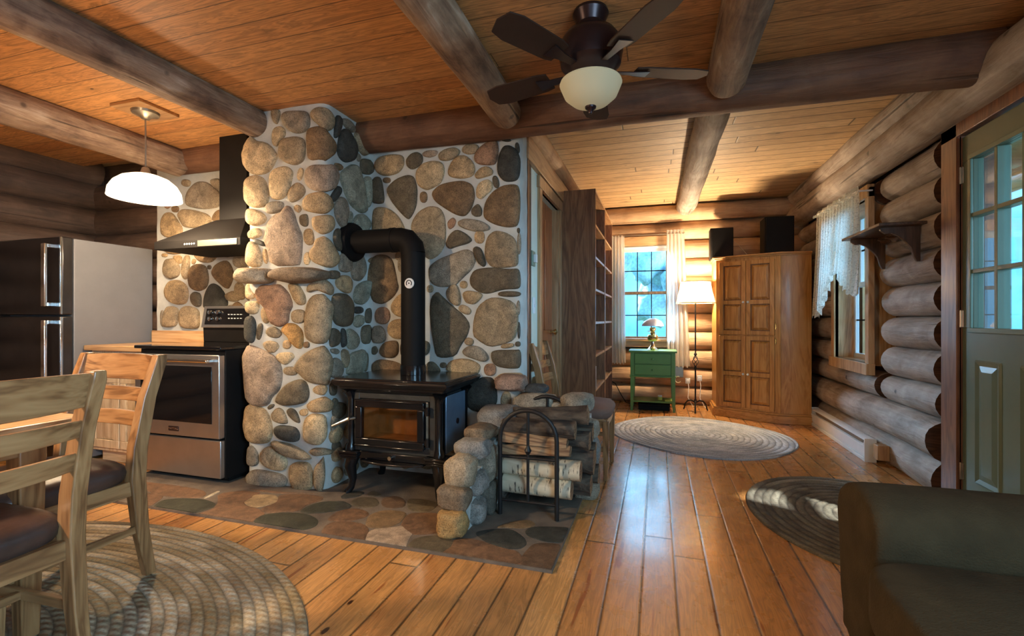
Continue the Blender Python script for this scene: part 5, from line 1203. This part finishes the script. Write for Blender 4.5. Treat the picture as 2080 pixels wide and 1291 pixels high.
def cbox(m, s0, z0, s1, z1, h0, h1, ins=0): m.rings([[cpt(s0, z0, h0), cpt(s1, z0, h0), cpt(s1, z1, h0), cpt(s0, z1, h0)], [cpt(s0 + ins, z0 + ins, h1), cpt(s1 - ins, z0 + ins, h1), cpt(s1 - ins, z1 - ins, h1), cpt(s0 + ins, z1 - ins, h1)]])
m = MB(); cbox(m, 0, .10, .045, T - .03, -.02, .0); cbox(m, Lf - .06, .10, Lf, T - .03, -.02, 0); cbox(m, .045, .10, Lf - .06, .13, -.02, 0); cbox(m, .045, T - .07, Lf - .06, T - .03, -.02, 0); cbox(m, .045, .90, Lf - .06, .93, -.02, 0); m.build('face_frame', M['honeyz'], cc, bev=.002)
mid = (.045 + Lf - .06) / 2
for nm, z0, z1, split in (('upper_door', .925, T - .065, .44), ('lower_door', .125, .91, .47)):
    for s0, s1, kn in ((.04, mid - .002, 1), (mid + .002, Lf - .055, 0)):
        m = MB(); w = .045; zm = z0 + (z1 - z0) * split
        for b in ((s0, z0, s0 + w, z1), (s1 - w, z0, s1, z1), (s0 + w, z0, s1 - w, z0 + w), (s0 + w, z1 - w, s1 - w, z1), (s0 + w, zm - w / 2, s1 - w, zm + w / 2)): cbox(m, b[0], b[1], b[2], b[3], 0, .02)
        d = m.build(nm, M['honeyz'], cc, bev=.003)
        for a, b in ((z0 + w, zm - w / 2), (zm + w / 2, z1 - w)):
            m = MB(); m.mat = 1; cbox(m, s0 + w, a, s1 - w, b, -.01, .001); m.mat = 0; cbox(m, s0 + w + .008, a + .008, s1 - w - .008, b - .008, .001, .018, .026); m.build('raised_panel', [M['honeyz'], M['jambz']], d, ang=15)  # dark backing puts the shade of the panel grooves into the colour
        q = cpt(s1 - .022 if kn else s0 + .022, zm, .034); m = MB(); m.blob(q, (.013, .013, .013), 1, 0, n=8, sq=2); m.cyl(cpt(s1 - .022 if kn else s0 + .022, zm, .02), q, .006); m.build('knob', M['white'], d)
for z in (.86, 1.02): m = MB(); p = cpt(Lf - .045, z, .005); m.cyl((p[0], p[1], z - .03), (p[0], p[1], z + .03), .006, n=8); m.build('hinge', M['brass'], cc)
for lab, (x0, x1, y0, y1, h) in (('black speaker box on the left of the corner cupboard top', (.60, .85, 6.02, 6.22, .37)), ('larger black speaker box on the right of the corner cupboard top', (1.13, 1.42, 5.78, 6.05, .42))):
    t = thing('speaker', lab, 'speaker', ((x0 + x1) / 2, (y0 + y1) / 2, T)); bx('cabinet', (x0, y0 + .02, T + .001, x1, y1, T + h), M['matteblack'], t, bev=.006); bx('grille', (x0 + .012, y0, T + .012, x1 - .012, y0 + .02, T + h - .012), M['matteblack'], t, bev=.004)
m = MB(); m.tube([(.85, 6.2, T + .25), (.93, 6.15, T + .16), (1.02, 6.1, T + .03), (1.12, 6.0, T + .01)], .003, 6); tag(m.build('speaker_wire', M['pewter']), 'thin wire running between the two speakers above the cupboard', 'wire')
# ------------------------------------------------------------------ wall shelf, heater, wall plates
ws = thing('wall_shelf', 'dark wooden wall shelf with scrolled brackets on the log wall', 'shelf', (1.5, 3.95, 1.70)); z = 1.70
bx('board', (1.37, 3.62, z, 1.63, 4.27, z + .02), M['walnuty'], ws, bev=.004)
for y in (3.68, 4.17):
    m = MB(); pf = [(1.62, z)] + [(1.40, z)] + [(1.40 + .0, z - .02), (1.43, z - .045), (1.46, z - .04), (1.50, z - .06), (1.54, z - .10), (1.57, z - .14), (1.585, z - .20), (1.60, z - .23), (1.62, z - .23)]
    m.prism(pf, y, y + .022, 'y'); m.build('bracket', M['walnutz'], ws, bev=.003)
m = MB(); m.prism([(3.72, z)] + [(3.72 + .45 * t, z - .035 - .025 * abs(math.sin(t * math.pi * 3))) for t in [i / 24 for i in range(25)]] + [(4.17, z)], 1.585, 1.60, 'x'); m.build('back_rail', M['walnuty'], ws, bev=0)
for y in (3.83, 3.945, 4.06): m = MB(); m.tube([(1.585, y, z - .03), (1.55, y, z - .035), (1.53, y, z - .025)], [.008, .007, .011], 10); m.build('peg', M['walnutz'], ws)
bh = thing('baseboard_heater', 'long white electric baseboard heater at the foot of the log wall', 'heater', (1.56, 4.95, 0)); hy0, hy1 = 4.28, 5.62
m = MB(); m.prism([(1.535, .03), (1.60, .03), (1.60, .175), (1.56, .175), (1.535, .165), (1.53, .16), (1.56, .155), (1.56, .12), (1.535, .115)], hy0, hy1, 'y'); m.build('casing', M['white'], bh, bev=.001)
bx('front_panel', (1.525, hy0, .045, 1.535, hy1, .12), M['white'], bh, bev=.002); bx('heating_element', (1.545, hy0 + .1, .125, 1.558, hy1 - .1, .15), M['pewter'], bh, bev=0)
for y in (hy0 - .015, hy1): bx('end_cap', (1.52, y, .0, 1.60, y + .015, .18), M['white'], bh, bev=.002)
bx('bottom_plate', (1.52, hy0, .0, 1.60, hy1, .03), M['white'], bh)
jb = thing('junction_box', 'small brown wooden block on the log wall at the end of the heater', 'wall block', (1.57, 4.2, .1)); bx('block', (1.545, 4.10, .06, 1.62, 4.18, .17), M['trimz'], jb)
p = atX(1084, 525, XG + .01); t = thing('thermostat', 'small thermostat on the sage wall beside the stone wall', 'thermostat', tuple(p)); bx('plate', (XG, p.y - .045, p.z - .055, XG + .012, p.y + .045, p.z + .055), plain('sage_plate', (.2, .27, .2), .5), t, bev=.003); bx('dial_box', (XG + .012, p.y - .02, p.z - .03, XG + .035, p.y + .02, p.z + .03), M['white'], t, bev=.004)
p = atX(1086, 620, XG + .01); t = thing('light_switch', 'white light switch plate on the sage wall below the thermostat', 'light switch', tuple(p)); bx('plate', (XG, p.y - .035, p.z - .06, XG + .008, p.y + .035, p.z + .06), M['white'], t, bev=.003); bx('toggle', (XG + .008, p.y - .006, p.z - .012, XG + .02, p.y + .006, p.z + .012), M['white'], t, bev=.002)
# ------------------------------------------------------------------ outdoors
bx('ground', (-12, 6.8, -.4, 14, 30, -.3), plain('grass_ground', (.06, .12, .05), .9), kind='structure', bev=0)
bx('ground_side', (1.95, -12, -.4, 14, 6.8, -.3), bpy.data.materials['grass_ground'], kind='structure', bev=0)
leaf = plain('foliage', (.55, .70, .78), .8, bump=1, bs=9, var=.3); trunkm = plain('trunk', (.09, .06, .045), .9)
for i, (x, y, h, lab) in enumerate(((-3.0, 17, 5.2, 'leafy tree seen at the left of the far window'), (.5, 22, 4.2, 'leafy tree seen in the middle of the far window'), (3.4, 16, 6.0, 'leafy tree beyond the right side of the far window'), (9.5, 9.5, 6.5, 'tree seen through the window in the right log wall'), (9.0, 6.4, 5.0, 'tree seen through the front door glass'))):
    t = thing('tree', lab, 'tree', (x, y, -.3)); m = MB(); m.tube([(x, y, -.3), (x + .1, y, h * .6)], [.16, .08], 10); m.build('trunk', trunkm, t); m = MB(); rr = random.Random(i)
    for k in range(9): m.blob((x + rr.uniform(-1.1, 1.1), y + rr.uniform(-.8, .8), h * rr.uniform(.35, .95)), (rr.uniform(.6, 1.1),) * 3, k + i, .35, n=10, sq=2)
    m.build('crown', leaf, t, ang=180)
po = thing('porch', 'log porch post with roof beams and railing outside the door', 'porch', (3.4, 4.0, -.3))
m = MB(); m.box(1.95, -2, -.3, 3.9, 7, -.05); m.build('deck', M['trimy'], po, bev=0)
for y in (3.4, 5.6): m = MB(); m.cyl((3.5, y, -.05), (3.5, y, 2.45), .10); m.build('post', M['trimz'], po)
m = MB(); m.cyl((3.5, -2, 2.52), (3.5, 7, 2.52), .11); m.build('beam', M['trimy'], po)
for y in (2.6, 3.8, 5.0, 6.2): m = MB(); m.cyl((1.95, y, 2.75), (3.9, y, 2.55), .06); m.build('rafter', M['trimx'], po)
m = MB(); m.rings([[(1.95, -2, 2.84), (1.95, 7, 2.84), (1.95, 7, 2.86), (1.95, -2, 2.86)], [(4.0, -2, 2.62), (4.0, 7, 2.62), (4.0, 7, 2.64), (4.0, -2, 2.64)]]); m.build('roof', M['trimx'], po, smooth=False)
m = MB(); m.box(3.46, -2, .78, 3.54, 7, .84); m.box(3.46, -2, .1, 3.54, 7, .15); m.build('railing', M['trimy'], po)
